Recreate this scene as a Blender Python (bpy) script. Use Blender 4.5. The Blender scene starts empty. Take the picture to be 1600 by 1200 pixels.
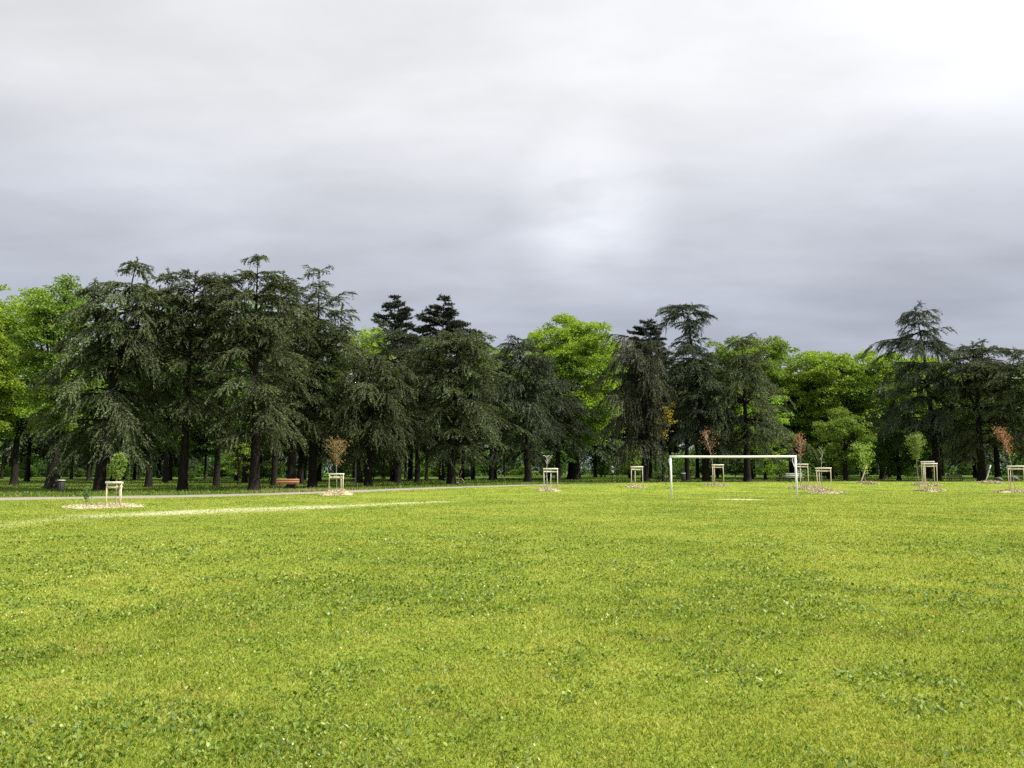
import bpy, bmesh, math, random
import numpy as np
from mathutils import Vector, Matrix

rad = math.radians
scene = bpy.context.scene
COL = scene.collection

# ------------------------------------------------------------------ camera
F_PX = 1186.0            # focal length in photo pixels (1600 wide)
PITCH = rad(6.5)
EYE = 1.6
cam_d = bpy.data.cameras.new('camera')
cam_d.sensor_fit = 'HORIZONTAL'
cam_d.sensor_width = 36.0
cam_d.lens = 36.0 * F_PX / 1600.0
cam_d.clip_start = 0.1
cam_d.clip_end = 3000.0
cam = bpy.data.objects.new('camera', cam_d)
COL.objects.link(cam)
cam.location = (0, 0, EYE)
cam.rotation_euler = (rad(90) + PITCH, 0, 0)
scene.camera = cam


# ------------------------------------------------------------------ terrain
def sstep(t):
    t = np.clip(t, 0, 1)
    return t * t * (3 - 2 * t)

PATH_X = [-120, -70, -40, -28.7, -19, -10.8, -5, 3.3, 15, 30, 60, 140]
PATH_Y = [31, 36, 40.5, 42.6, 45.6, 51.5, 58.5, 66, 72.5, 77, 81, 88]
PATH_HALF = 2.3

def path_y(x):
    return np.interp(x, PATH_X, PATH_Y)

def H(x, y):
    x = np.asarray(x, float); y = np.asarray(y, float)
    A = np.interp(x, [-60, -29, -19, -10.8, -5, 3.3, 15, 60], [0, 0, .08, .19, .30, .43, .50, .50])
    c = path_y(x) - 2.6
    z = A * sstep((y - (c - 17)) / 17)
    z = z - .10 * sstep((x + 2) / 8) * sstep((y - c) / 3.0)
    z = z + .018 * np.sin(x * .21 + 1.3) * np.sin(y * .17 + .4) * sstep((y - 4) / 12)
    z = z + .012 * np.sin(x * .9 + y * .4) * np.sin(y * .8)
    return z

def G(px, d):
    """ground point that stands d metres away in the column px of the photo"""
    x = (px - 800) / F_PX * (d * math.cos(PITCH) - 1.3 * math.sin(PITCH))
    z = float(H(x, d))
    return x, d, z

def ZT(y, d):
    return EYE + math.tan(PITCH - math.atan((y - 600) / F_PX)) * d

def M(px, d):
    """pixels to metres at distance d"""
    return px / F_PX * d


# ------------------------------------------------------------------ tagging
def tag(o, label=None, cat=None, group=None, kind=None):
    if label: o['label'] = label
    if cat: o['category'] = cat
    if group: o['group'] = group
    if kind: o['kind'] = kind
    return o

def empty(name, loc, rz=0.0):
    o = bpy.data.objects.new(name, None)
    COL.objects.link(o)
    o.location = loc
    o.rotation_euler = (0, 0, rz)
    o.empty_display_size = .3
    return o

def copy_tree(o, parent=None):
    c = o.copy()
    COL.objects.link(c)
    if parent is not None:
        c.parent = parent
    for ch in list(o.children):
        copy_tree(ch, c)
    return c


# ------------------------------------------------------------------ mesh building
class MB:
    """collects vertices and quads / triangles, links them as ONE mesh object"""
    def __init__(s):
        s.V = []; s.Q = []; s.T = []; s.n = 0
        s.tone = []
    def add(s, V, Q=None, T=None):
        V = np.asarray(V, float).reshape(-1, 3)
        if Q is not None and len(Q): s.Q.append(np.asarray(Q, np.int64).reshape(-1, 4) + s.n)
        if T is not None and len(T): s.T.append(np.asarray(T, np.int64).reshape(-1, 3) + s.n)
        s.V.append(V); s.n += len(V)
    def tubes(s, P, R, n=6, cap=False):
        """P (B,k,3) centre lines, R (B,k) radii"""
        P = np.asarray(P, float); R = np.asarray(R, float)
        if P.ndim == 2: P = P[None]; R = R[None]
        B, k, _ = P.shape
        T = np.gradient(P, axis=1)
        T /= np.linalg.norm(T, axis=2, keepdims=True) + 1e-9
        mean = P[:, -1] - P[:, 0]
        mean /= np.linalg.norm(mean, axis=1, keepdims=True) + 1e-9
        ref = np.where(np.abs(mean[:, 2:3]) > .8, np.array([[1., .13, 0]]), np.array([[0, .07, 1.]]))
        ref = np.repeat(ref[:, None], k, 1)
        A = np.cross(T, ref); A /= np.linalg.norm(A, axis=2, keepdims=True) + 1e-9
        Bn = np.cross(T, A)
        a = np.arange(n) / n * 2 * math.pi
        V = P[:, :, None] + R[:, :, None, None] * (A[:, :, None] * np.cos(a)[None, None, :, None] + Bn[:, :, None] * np.sin(a)[None, None, :, None])
        idx = np.arange(B * k * n).reshape(B, k, n)
        nx = np.roll(idx, -1, axis=2)
        Q = np.stack([idx[:, :-1], idx[:, 1:], nx[:, 1:], nx[:, :-1]], -1).reshape(-1, 4)
        Ts = []
        if cap:
            Vc = np.concatenate([P[:, 0], P[:, -1]])
            c0 = B * k * n + np.arange(B); c1 = c0 + B
            for b in range(B):
                for j in range(n):
                    Ts.append((c0[b], idx[b, 0, j], nx[b, 0, j]))
                    Ts.append((c1[b], nx[b, -1, j], idx[b, -1, j]))
            s.add(np.concatenate([V.reshape(-1, 3), Vc]), Q, Ts)
        else:
            s.add(V.reshape(-1, 3), Q)
    def box(s, c, size, rot=None, bev=.006):
        """a box with chamfered vertical edges and top (c = centre)"""
        bm = bmesh.new()
        bmesh.ops.create_cube(bm, size=1)
        bmesh.ops.scale(bm, vec=size, verts=bm.verts)
        if bev > 0:
            bmesh.ops.bevel(bm, geom=list(bm.edges), offset=min(bev, min(size) * .3), segments=1, affect='EDGES')
        if rot is not None:
            bmesh.ops.rotate(bm, cent=(0, 0, 0), matrix=rot, verts=bm.verts)
        bmesh.ops.translate(bm, vec=c, verts=bm.verts)
        s.bm(bm)
    def bm(s, bm):
        bm.verts.ensure_lookup_table(); bm.verts.index_update()
        V = [v.co[:] for v in bm.verts]
        Q = [[v.index for v in f.verts] for f in bm.faces if len(f.verts) == 4]
        T = [[v.index for v in f.verts] for f in bm.faces if len(f.verts) == 3]
        for f in bm.faces:
            if len(f.verts) > 4:
                vs = [v.index for v in f.verts]
                for i in range(1, len(vs) - 1): T.append((vs[0], vs[i], vs[i + 1]))
        s.add(V, Q, T)
        bm.free()
    def blades(s, P, D, L, W, N=None, mid=.45, rng=None, tone=None):
        """kite shaped leaves / needle sprays: base P, direction D, length L, width W, N = approximate normal"""
        n = len(P)
        if n == 0: return
        if N is None: N = rng.normal(size=(n, 3))
        S = np.cross(D, N); S /= np.linalg.norm(S, axis=1, keepdims=True) + 1e-9
        L = np.asarray(L)[:, None]; W = np.asarray(W)[:, None]
        m = P + D * L * mid
        V = np.stack([P, m + S * W * .5, P + D * L, m - S * W * .5], 1).reshape(-1, 3)
        s.add(V, np.arange(n * 4).reshape(n, 4))
        s.tone.append(np.repeat(np.full(n, .5) if tone is None else np.broadcast_to(tone, (n,)), 4))
    def mesh(s, name, mat, smooth=False):
        V = np.concatenate(s.V)
        Q = np.concatenate(s.Q) if s.Q else np.zeros((0, 4), np.int64)
        T = np.concatenate(s.T) if s.T else np.zeros((0, 3), np.int64)
        me = bpy.data.meshes.new(name)
        me.vertices.add(len(V)); me.vertices.foreach_set('co', V.astype(np.float32).ravel())
        nl = Q.size + T.size
        me.loops.add(nl)
        me.loops.foreach_set('vertex_index', np.concatenate([Q.ravel(), T.ravel()]).astype(np.int32))
        me.polygons.add(len(Q) + len(T))
        st = np.concatenate([np.arange(len(Q)) * 4, Q.size + np.arange(len(T)) * 3]).astype(np.int32)
        me.polygons.foreach_set('loop_start', st)
        if smooth:
            me.polygons.foreach_set('use_smooth', np.ones(len(Q) + len(T), bool))
        me.update(calc_edges=True)
        if s.tone and sum(map(len, s.tone)) == len(V):
            at = me.attributes.new('tone', 'FLOAT', 'POINT')
            at.data.foreach_set('value', np.concatenate(s.tone).astype(np.float32))
        if mat is not None: me.materials.append(mat)
        return me
    def build(s, name, mat, parent=None, smooth=False, loc=None):
        o = bpy.data.objects.new(name, s.mesh(name, mat, smooth))
        COL.objects.link(o)
        if parent is not None: o.parent = parent
        if loc is not None: o.location = loc
        return o


# ------------------------------------------------------------------ materials
def new_mat(name):
    m = bpy.data.materials.new(name)
    m.use_nodes = True
    nt = m.node_tree
    nt.nodes.clear()
    out = nt.nodes.new('ShaderNodeOutputMaterial')
    return m, nt, out

def N_(nt, t, **kw):
    n = nt.nodes.new(t)
    for k, v in kw.items():
        if k.startswith('in_'):
            key = k[3:]
            key = int(key) if key.isdigit() else key.replace('_', ' ')
            n.inputs[key].default_value = v
        else:
            setattr(n, k, v)
    return n

def ramp(nt, stops, fac=None):
    r = nt.nodes.new('ShaderNodeValToRGB')
    cr = r.color_ramp
    while len(cr.elements) < len(stops): cr.elements.new(.5)
    for e, (p, c) in zip(cr.elements, stops):
        e.position = p
        e.color = (c, c, c, 1) if isinstance(c, (int, float)) else (*c, 1)
    if fac is not None: nt.links.new(fac, r.inputs[0])
    return r

def mixc(nt, fac, a, b, mode='MIX'):
    m = nt.nodes.new('ShaderNodeMix'); m.data_type = 'RGBA'; m.blend_type = mode
    for sock, v in ((m.inputs[0], fac), (m.inputs[6], a), (m.inputs[7], b)):
        if hasattr(v, 'links'): nt.links.new(v, sock)
        elif isinstance(v, (int, float)): sock.default_value = v
        else: sock.default_value = (*v, 1)
    return m.outputs[2]

def math_(nt, op, a, b=None, c=None, clamp=False):
    m = nt.nodes.new('ShaderNodeMath'); m.operation = op; m.use_clamp = clamp
    for i, v in enumerate((a, b, c)):
        if v is None: continue
        if hasattr(v, 'links'): nt.links.new(v, m.inputs[i])
        else: m.inputs[i].default_value = v
    return m.outputs[0]

def leaf_mat(name, c1, c2, c3, transl=.35, clump=.35, clump_scale=.5, rough=.6, spec=.25):
    """foliage: every leaf its own tint, slow drifts of tone through the crown, light passing through the leaves"""
    m, nt, out = new_mat(name)
    g = N_(nt, 'ShaderNodeNewGeometry')
    r = ramp(nt, [(0, c1), (.55, c2), (1, c3)], g.outputs['Random Per Island'])
    tc = N_(nt, 'ShaderNodeTexCoord')
    no = N_(nt, 'ShaderNodeTexNoise', in_Scale=clump_scale, in_Detail=3.0)
    nt.links.new(tc.outputs['Object'], no.inputs['Vector'])
    oi = N_(nt, 'ShaderNodeObjectInfo')
    hv = N_(nt, 'ShaderNodeHueSaturation')
    v1 = math_(nt, 'MULTIPLY_ADD', no.outputs[0], clump * 2, 1 - clump)
    v2 = math_(nt, 'MULTIPLY_ADD', oi.outputs['Random'], .3, .85)
    ta = N_(nt, 'ShaderNodeAttribute', attribute_name='tone')
    v2 = math_(nt, 'MULTIPLY', v2, math_(nt, 'MULTIPLY_ADD', ta.outputs['Fac'], .9, .55))
    nt.links.new(math_(nt, 'MULTIPLY', v1, v2), hv.inputs['Value'])
    nt.links.new(math_(nt, 'MULTIPLY_ADD', oi.outputs['Random'], .014, .493), hv.inputs['Hue'])
    nt.links.new(r.outputs[0], hv.inputs['Color'])
    p = N_(nt, 'ShaderNodeBsdfPrincipled', in_Roughness=rough)
    p.inputs['Specular IOR Level'].default_value = spec
    nt.links.new(hv.outputs[0], p.inputs['Base Color'])
    t = N_(nt, 'ShaderNodeBsdfTranslucent')
    tcol = mixc(nt, 1.0, hv.outputs[0], (1.25, 1.15, .55), 'MULTIPLY')
    nt.links.new(tcol, t.inputs['Color'])
    mx = N_(nt, 'ShaderNodeMixShader', in_0=transl)
    nt.links.new(p.outputs[0], mx.inputs[1]); nt.links.new(t.outputs[0], mx.inputs[2])
    nt.links.new(mx.outputs[0], out.inputs['Surface'])
    return m

def solid_mat(name, c1, c2, scale=4.0, rough=.7, metal=0.0, bump=.3, stretch=(1, 1, 1), detail=6.0, spec=.4, lo=.35, hi=.65):
    m, nt, out = new_mat(name)
    tc = N_(nt, 'ShaderNodeTexCoord')
    mp = N_(nt, 'ShaderNodeMapping'); mp.inputs['Scale'].default_value = stretch
    nt.links.new(tc.outputs['Object'], mp.inputs['Vector'])
    no = N_(nt, 'ShaderNodeTexNoise', in_Scale=scale, in_Detail=detail, in_Roughness=.62)
    nt.links.new(mp.outputs[0], no.inputs['Vector'])
    r = ramp(nt, [(lo, c1), (hi, c2)], no.outputs[0])
    p = N_(nt, 'ShaderNodeBsdfPrincipled', in_Roughness=rough, in_Metallic=metal)
    p.inputs['Specular IOR Level'].default_value = spec
    nt.links.new(r.outputs[0], p.inputs['Base Color'])
    if bump:
        b = N_(nt, 'ShaderNodeBump', in_Strength=bump, in_Distance=.05)
        nt.links.new(no.outputs[0], b.inputs['Height'])
        nt.links.new(b.outputs[0], p.inputs['Normal'])
    nt.links.new(p.outputs[0], out.inputs['Surface'])
    return m

MT = {}
MT['bark'] = solid_mat('dark_bark', (.010, .0085, .007), (.028, .024, .020), 2.2, .9, bump=.9, stretch=(6, 6, 1), spec=.1)
MT['bark_brown'] = solid_mat('brown_bark', (.03, .022, .016), (.085, .065, .05), 2.2, .9, bump=.9, stretch=(6, 6, 1), spec=.1)
MT['bark_young'] = solid_mat('young_bark', (.22, .20, .17), (.40, .37, .33), 5, .8, bump=.3, stretch=(3, 3, 1), spec=.2)
MT['dead_wood'] = solid_mat('dead_wood', (.32, .31, .28), (.52, .50, .46), 3, .8, bump=.3, stretch=(4, 4, 1), spec=.2)
MT['cedar'] = leaf_mat('cedar_needles', (.036, .050, .020), (.090, .112, .050), (.135, .16, .075), transl=.2, clump=.35, clump_scale=.45, spec=.12)
MT['cedar_blue'] = leaf_mat('bluish_cedar_needles', (.026, .039, .021), (.064, .084, .048), (.115, .14, .085), transl=.18, clump=.35, clump_scale=.45, spec=.12)
MT['cedar_weep'] = leaf_mat('weeping_cedar_needles', (.042, .050, .028), (.082, .094, .058), (.17, .18, .12), transl=.15, clump=.3, clump_scale=.5, spec=.12)
MT['fir'] = leaf_mat('fir_needles', (.024, .032, .020), (.046, .058, .036), (.095, .11, .068), transl=.08, clump=.35, clump_scale=.6)
MT['lime'] = leaf_mat('lime_green_leaves', (.115, .195, .014), (.20, .30, .028), (.32, .44, .07), transl=.48, clump=.2, clump_scale=.35)
MT['green'] = leaf_mat('mid_green_leaves', (.072, .15, .016), (.14, .24, .028), (.24, .36, .065), transl=.42, clump=.35, clump_scale=.35)
MT['deep'] = leaf_mat('deep_green_leaves', (.03, .07, .012), (.06, .125, .02), (.13, .22, .04), transl=.4, clump=.35, clump_scale=.35)
MT['yellowgreen'] = leaf_mat('yellow_green_leaves', (.11, .21, .016), (.20, .33, .034), (.33, .46, .08), transl=.45, clump=.25, clump_scale=.35)
MT['gold'] = leaf_mat('golden_leaves', (.20, .18, .016), (.44, .37, .035), (.66, .57, .10), transl=.45, clump=.3, clump_scale=.6)
MT['rust'] = leaf_mat('rust_red_leaves', (.20, .075, .04), (.36, .14, .07), (.48, .25, .14), transl=.35, clump=.3, clump_scale=2)
MT['bronze'] = leaf_mat('bronze_leaves', (.14, .09, .025), (.24, .17, .04), (.34, .18, .08), transl=.35, clump=.3, clump_scale=2)
MT['sapling'] = leaf_mat('sapling_green_leaves', (.10, .16, .03), (.16, .235, .05), (.26, .33, .09), transl=.4, clump=.3, clump_scale=2)
MT['stake'] = solid_mat('peeled_stake_wood', (.46, .39, .26), (.64, .57, .42), 6, .75, bump=.15, stretch=(4, 4, .6), spec=.2)
MT['stake_pale'] = solid_mat('weathered_stake_wood', (.46, .42, .34), (.66, .62, .53), 6, .75, bump=.15, stretch=(4, 4, .6), spec=.2)
MT['rail'] = solid_mat('pale_rail_wood', (.68, .64, .56), (.82, .80, .74), 7, .7, bump=.12, stretch=(1, 4, 4), spec=.2)
MT['strap'] = solid_mat('dark_strap', (.02, .02, .02), (.05, .05, .045), 8, .7, bump=0)
MT['chips'] = None
MT['white'] = solid_mat('white_paint', (.70, .70, .69), (.82, .82, .81), 2.5, .45, bump=.03, stretch=(1, 1, 1), lo=.25, hi=.5)
MT['socket'] = solid_mat('grey_ground_socket', (.10, .10, .09), (.2, .2, .19), 8, .7, bump=.1)
MT['bench_red'] = solid_mat('red_brown_bench_wood', (.36, .17, .075), (.50, .27, .13), 5, .55, bump=.1, stretch=(.6, 5, 5))
MT['bench_green'] = solid_mat('dark_green_bench_wood', (.035, .05, .035), (.07, .085, .065), 5, .55, bump=.1, stretch=(.6, 5, 5))
MT['bench_grey'] = solid_mat('grey_bench_wood', (.20, .20, .19), (.34, .34, .33), 5, .7, bump=.1, stretch=(.6, 5, 5))
MT['dark_wood'] = solid_mat('dark_table_wood', (.02, .018, .015), (.05, .045, .04), 5, .7, bump=.1, stretch=(.6, 5, 5))
MT['iron'] = solid_mat('dark_iron', (.03, .03, .032), (.06, .06, .062), 9, .55, metal=.4, bump=.05)
MT['bin'] = solid_mat('grey_bin_metal', (.03, .03, .03), (.055, .055, .055), 6, .6, metal=.2, bump=.05)
MT['bin_lid'] = solid_mat('pale_bin_lid', (.45, .46, .47), (.6, .61, .62), 6, .5, bump=.03)
MT['plate'] = solid_mat('pale_sign_plate', (.50, .51, .50), (.64, .65, .64), 6, .5, bump=.02)
MT['stone'] = solid_mat('dark_stone', (.05, .055, .045), (.13, .13, .11), 3, .9, bump=.6)
MT['skin'] = solid_mat('skin', (.42, .25, .18), (.50, .31, .23), 6, .6, bump=.02)
MT['black_cloth'] = solid_mat('black_cloth', (.012, .012, .014), (.03, .03, .034), 12, .85, bump=.1)
MT['grey_cloth'] = solid_mat('pale_grey_cloth', (.34, .34, .33), (.46, .46, .45), 12, .85, bump=.1)
MT['shoe'] = solid_mat('white_shoe', (.6, .6, .6), (.75, .75, .75), 12, .6, bump=.05)
MT['hair'] = solid_mat('brown_hair', (.05, .03, .018), (.10, .065, .04), 20, .7, bump=.2)


def chip_mat():
    m, nt, out = new_mat('wood_chips')
    g = N_(nt, 'ShaderNodeNewGeometry')
    r = ramp(nt, [(0, (.26, .21, .11)), (.12, (.43, .37, .22)), (.7, (.54, .48, .31)), (1, (.64, .59, .42))], g.outputs['Random Per Island'])
    tc = N_(nt, 'ShaderNodeTexCoord')
    no = N_(nt, 'ShaderNodeTexNoise', in_Scale=14.0, in_Detail=5.0)
    nt.links.new(tc.outputs['Object'], no.inputs['Vector'])
    c = mixc(nt, 1.0, r.outputs[0], ramp(nt, [(.3, .72), (.7, 1.1)], no.outputs[0]).outputs[0], 'MULTIPLY')
    p = N_(nt, 'ShaderNodeBsdfPrincipled', in_Roughness=.85)
    p.inputs['Specular IOR Level'].default_value = .2
    nt.links.new(c, p.inputs['Base Color'])
    nt.links.new(p.outputs[0], out.inputs['Surface'])
    return m
MT['chips'] = chip_mat()


# lawn colours, shared by the soil sheet and the blades so that they agree
G_DARK = (.088, .158, .014)
G_MID = (.182, .240, .028)
G_YEL = (.285, .298, .048)
G_DRY = (.50, .49, .33)

def lawn_tone(nt, pos):
    """world position -> lawn colour (patches of yellower and greener turf)"""
    n1 = N_(nt, 'ShaderNodeTexNoise', in_Scale=.22, in_Detail=5.0, in_Roughness=.6)
    n2 = N_(nt, 'ShaderNodeTexNoise', in_Scale=1.1, in_Detail=4.0, in_Roughness=.65)
    nt.links.new(pos, n1.inputs['Vector']); nt.links.new(pos, n2.inputs['Vector'])
    f = math_(nt, 'ADD', math_(nt, 'MULTIPLY', n1.outputs[0], .55), math_(nt, 'MULTIPLY', n2.outputs[0], .45))
    return f

def lawn_material():
    m, nt, out = new_mat('lawn_turf')
    g = N_(nt, 'ShaderNodeNewGeometry')
    pos = g.outputs['Position']
    f = lawn_tone(nt, pos)
    n3 = N_(nt, 'ShaderNodeTexNoise', in_Scale=14.0, in_Detail=5.0, in_Roughness=.7)
    nt.links.new(pos, n3.inputs['Vector'])
    f2 = math_(nt, 'ADD', math_(nt, 'MULTIPLY', f, .75), math_(nt, 'MULTIPLY', n3.outputs[0], .25))
    col = ramp(nt, [(.36, G_DARK), (.50, G_MID), (.64, G_YEL)], f2).outputs[0]
    # wood floor beyond the path, worn line, bare earth: written per vertex
    a = N_(nt, 'ShaderNodeAttribute', attribute_name='wear')
    sp = N_(nt, 'ShaderNodeSeparateColor'); nt.links.new(a.outputs['Color'], sp.inputs[0])
    n4 = N_(nt, 'ShaderNodeTexNoise', in_Scale=3.2, in_Detail=6.0, in_Roughness=.75)
    nt.links.new(pos, n4.inputs['Vector'])
    def mask(ch, lo, hi):
        s = math_(nt, 'ADD', ch, math_(nt, 'MULTIPLY_ADD', n4.outputs[0], .9, -.45))
        mr = N_(nt, 'ShaderNodeMapRange', in_1=lo, in_2=hi); nt.links.new(s, mr.inputs[0])
        mr.clamp = True
        return math_(nt, 'MULTIPLY', mr.outputs[0], math_(nt, 'MULTIPLY', ch, 1.4, clamp=True))
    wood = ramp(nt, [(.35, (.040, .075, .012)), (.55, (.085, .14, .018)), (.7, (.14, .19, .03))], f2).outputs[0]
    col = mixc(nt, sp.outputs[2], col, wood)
    col = mixc(nt, mask(sp.outputs[0], .25, 1.25), col, G_DRY)
    earth = mixc(nt, n3.outputs[0], (.10, .065, .04), (.22, .15, .10))
    col = mixc(nt, mask(sp.outputs[1], .3, .7), col, earth)
    p = N_(nt, 'ShaderNodeBsdfPrincipled', in_Roughness=.9)
    p.inputs['Specular IOR Level'].default_value = .1
    nt.links.new(col, p.inputs['Base Color'])
    b = N_(nt, 'ShaderNodeBump', in_Strength=.8, in_Distance=.04)
    n5 = N_(nt, 'ShaderNodeTexNoise', in_Scale=30.0, in_Detail=4.0, in_Roughness=.7)
    nt.links.new(pos, n5.inputs['Vector'])
    nt.links.new(n5.outputs[0], b.inputs['Height'])
    nt.links.new(b.outputs[0], p.inputs['Normal'])
    nt.links.new(p.outputs[0], out.inputs['Surface'])
    return m

def grass_material(name, stops, patch=True, transl=.4):
    m, nt, out = new_mat(name)
    g = N_(nt, 'ShaderNodeNewGeometry')
    if patch:
        f = lawn_tone(nt, g.outputs['Position'])
        f = math_(nt, 'ADD', math_(nt, 'MULTIPLY', f, .60), math_(nt, 'MULTIPLY', g.outputs['Random Per Island'], .40))
    else:
        f = g.outputs['Random Per Island']
    col = ramp(nt, stops, f).outputs[0]
    if patch:
        ns = N_(nt, 'ShaderNodeTexNoise', in_Scale=1.9, in_Detail=5.0, in_Roughness=.7)
        mps = N_(nt, 'ShaderNodeMapping'); mps.inputs['Location'].default_value = (31, 17, 3)
        nt.links.new(g.outputs['Position'], mps.inputs[0]); nt.links.new(mps.outputs[0], ns.inputs['Vector'])
        straw = math_(nt, 'ADD', ns.outputs[0], math_(nt, 'MULTIPLY_ADD', g.outputs['Random Per Island'], .16, -.08))
        col = mixc(nt, ramp(nt, [(.55, 0.0), (.70, .75)], straw).outputs[0], col, (.36, .31, .09))
    p = N_(nt, 'ShaderNodeBsdfPrincipled', in_Roughness=.55)
    p.inputs['Specular IOR Level'].default_value = .3
    nt.links.new(col, p.inputs['Base Color'])
    t = N_(nt, 'ShaderNodeBsdfTranslucent'); nt.links.new(mixc(nt, 1.0, col, (1.2, 1.15, .6), 'MULTIPLY'), t.inputs['Color'])
    mx = N_(nt, 'ShaderNodeMixShader', in_0=transl)
    nt.links.new(p.outputs[0], mx.inputs[1]); nt.links.new(t.outputs[0], mx.inputs[2])
    nt.links.new(mx.outputs[0], out.inputs['Surface'])
    return m


# ------------------------------------------------------------------ ground sheet
def axis(dense_lo, dense_hi, step, far_lo, far_hi):
    a = list(np.arange(dense_lo, dense_hi + 1e-6, step))
    s = step; v = dense_hi
    while v < far_hi:
        s *= 1.35; v += s; a.append(v)
    s = step; v = dense_lo
    while v > far_lo:
        s *= 1.35; v -= s; a.insert(0, v)
    return np.array(a)

def seg_dist(x, y, pts):
    d = np.full(x.shape, 1e9)
    for (x0, y0), (x1, y1) in zip(pts[:-1], pts[1:]):
        vx, vy = x1 - x0, y1 - y0
        t = np.clip(((x - x0) * vx + (y - y0) * vy) / (vx * vx + vy * vy), 0, 1)
        d = np.minimum(d, np.hypot(x - x0 - t * vx, y - y0 - t * vy))
    return d

def vnoise(x, y, scale, seed):
    """smooth value noise"""
    r = np.random.default_rng(seed).random((257, 257))
    u = x * scale + 91.3; v = y * scale + 47.7
    i = np.floor(u).astype(int); j = np.floor(v).astype(int)
    fu = sstep(u - i); fv = sstep(v - j)
    i %= 256; j %= 256
    return (r[i, j] * (1 - fu) + r[i + 1, j] * fu) * (1 - fv) + (r[i, j + 1] * (1 - fu) + r[i + 1, j + 1] * fu) * fv

def wear_at(x, y):
    """dry/painted line, bare earth, wood floor"""
    main = [G(130, 26.5)[:2], G(300, 29.5)[:2], G(500, 34)[:2], G(690, 39.5)[:2]]
    tail = [G(-60, 20.8)[:2], G(130, 26.5)[:2]]
    thin = [G(690, 39.5)[:2], G(860, 42)[:2], G(1049, 44.6)[:2], G(1244, 44.2)[:2], G(1360, 44.0)[:2]]
    dry = (.6 + .5 * vnoise(x, y, .8, 41)) * (.35 + .65 * sstep((y - 24) / 5)) * np.clip(1.15 - seg_dist(x, y, main) / (1.1 + 2.0 * sstep((41 - y) / 9)), 0, 1)
    dry = np.maximum(dry, .55 * np.clip(1.1 - seg_dist(x, y, tail) / 1.8, 0, 1))
    dry = np.maximum(dry, .45 * np.clip(1.2 - seg_dist(x, y, thin) / .28, 0, 1))
    gx, gy, _ = G(1152, 42.8)
    dry = np.maximum(dry, np.clip(1.7 - np.hypot((x - gx) / 1.25, (y - gy) / .9), 0, 1))
    py = path_y(x)
    bx, by, _ = G(478, 58)
    dirt = np.clip(1.5 - np.hypot((x - bx) / 5.0, (y - by) / 3.0), 0, 1)
    for px, d, r in TRUNKS:
        tx, ty, _ = G(px, d)
        dirt = np.maximum(dirt, .8 * np.clip(1.5 - np.hypot(x - tx, y - ty) / r, 0, 1))
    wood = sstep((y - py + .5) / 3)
    return dry, dirt, wood

TRUNKS = [(155, 59, 2), (285, 61, 2), (397, 60, 2), (455, 66, 2), (488, 68, 2), (575, 69, 2), (705, 72, 2), (825, 80, 2), (1008, 82, 2), (1104, 83, 2), (1168, 83, 2), (1535, 84, 2)]
xs = axis(-42, 42, .35, -700, 700)
ys = axis(2, 95, .35, -80, 900)
X, Y = np.meshgrid(xs, ys)
Z = H(X, Y)
nv = X.size
idx = np.arange(nv).reshape(X.shape)
mb = MB()
mb.add(np.stack([X, Y, Z], -1), np.stack([idx[:-1, :-1], idx[:-1, 1:], idx[1:, 1:], idx[1:, :-1]], -1).reshape(-1, 4))
lawn = mb.build('lawn', lawn_material(), smooth=True)
tag(lawn, kind='structure')
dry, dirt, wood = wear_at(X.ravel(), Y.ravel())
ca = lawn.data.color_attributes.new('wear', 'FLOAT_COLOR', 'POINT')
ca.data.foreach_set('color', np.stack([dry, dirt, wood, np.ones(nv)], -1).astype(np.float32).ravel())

# gravel path with a slightly crowned surface
def path_mat():
    m, nt, out = new_mat('pale_gravel')
    g = N_(nt, 'ShaderNodeNewGeometry')
    n1 = N_(nt, 'ShaderNodeTexNoise', in_Scale=.8, in_Detail=6.0, in_Roughness=.7)
    n2 = N_(nt, 'ShaderNodeTexNoise', in_Scale=25.0, in_Detail=4.0, in_Roughness=.7)
    nt.links.new(g.outputs['Position'], n1.inputs['Vector']); nt.links.new(g.outputs['Position'], n2.inputs['Vector'])
    f = math_(nt, 'ADD', math_(nt, 'MULTIPLY', n1.outputs[0], .5), math_(nt, 'MULTIPLY', n2.outputs[0], .5))
    c = ramp(nt, [(.35, (.17, .15, .115)), (.65, (.275, .245, .195))], f)
    p = N_(nt, 'ShaderNodeBsdfPrincipled', in_Roughness=.9)
    nt.links.new(c.outputs[0], p.inputs['Base Color'])
    b = N_(nt, 'ShaderNodeBump', in_Strength=.4, in_Distance=.02)
    nt.links.new(n2.outputs[0], b.inputs['Height']); nt.links.new(b.outputs[0], p.inputs['Normal'])
    nt.links.new(p.outputs[0], out.inputs['Surface'])
    return m
px_ = np.arange(-110, 120, .5)
rngp = np.random.default_rng(5)
py_ = path_y(px_)
ker = np.ones(15) / 15
py_s = np.convolve(np.pad(py_, 7, mode='edge'), ker, 'valid')
tx = np.gradient(px_); ty = np.gradient(py_s); tl = np.hypot(tx, ty)
nxv, nyv = -ty / tl, tx / tl
K = 7
rows = []
for k in range(K):
    o = (k / (K - 1) * 2 - 1) * PATH_HALF
    wob = 0 if 0 < k < K - 1 else .12 * np.convolve(rngp.normal(size=len(px_)), np.ones(5) / 2.2, 'same')
    xx = px_ + nxv * (o + wob); yy = py_s + nyv * (o + wob)
    zz = H(xx, yy) + .03 * (1 - (o / PATH_HALF) ** 2) + .012
    if k in (0, K - 1): zz = zz - .05
    rows.append(np.stack([xx, yy, zz], -1))
Vp = np.stack(rows, 1)
ip = np.arange(Vp.shape[0] * K).reshape(-1, K)
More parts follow.
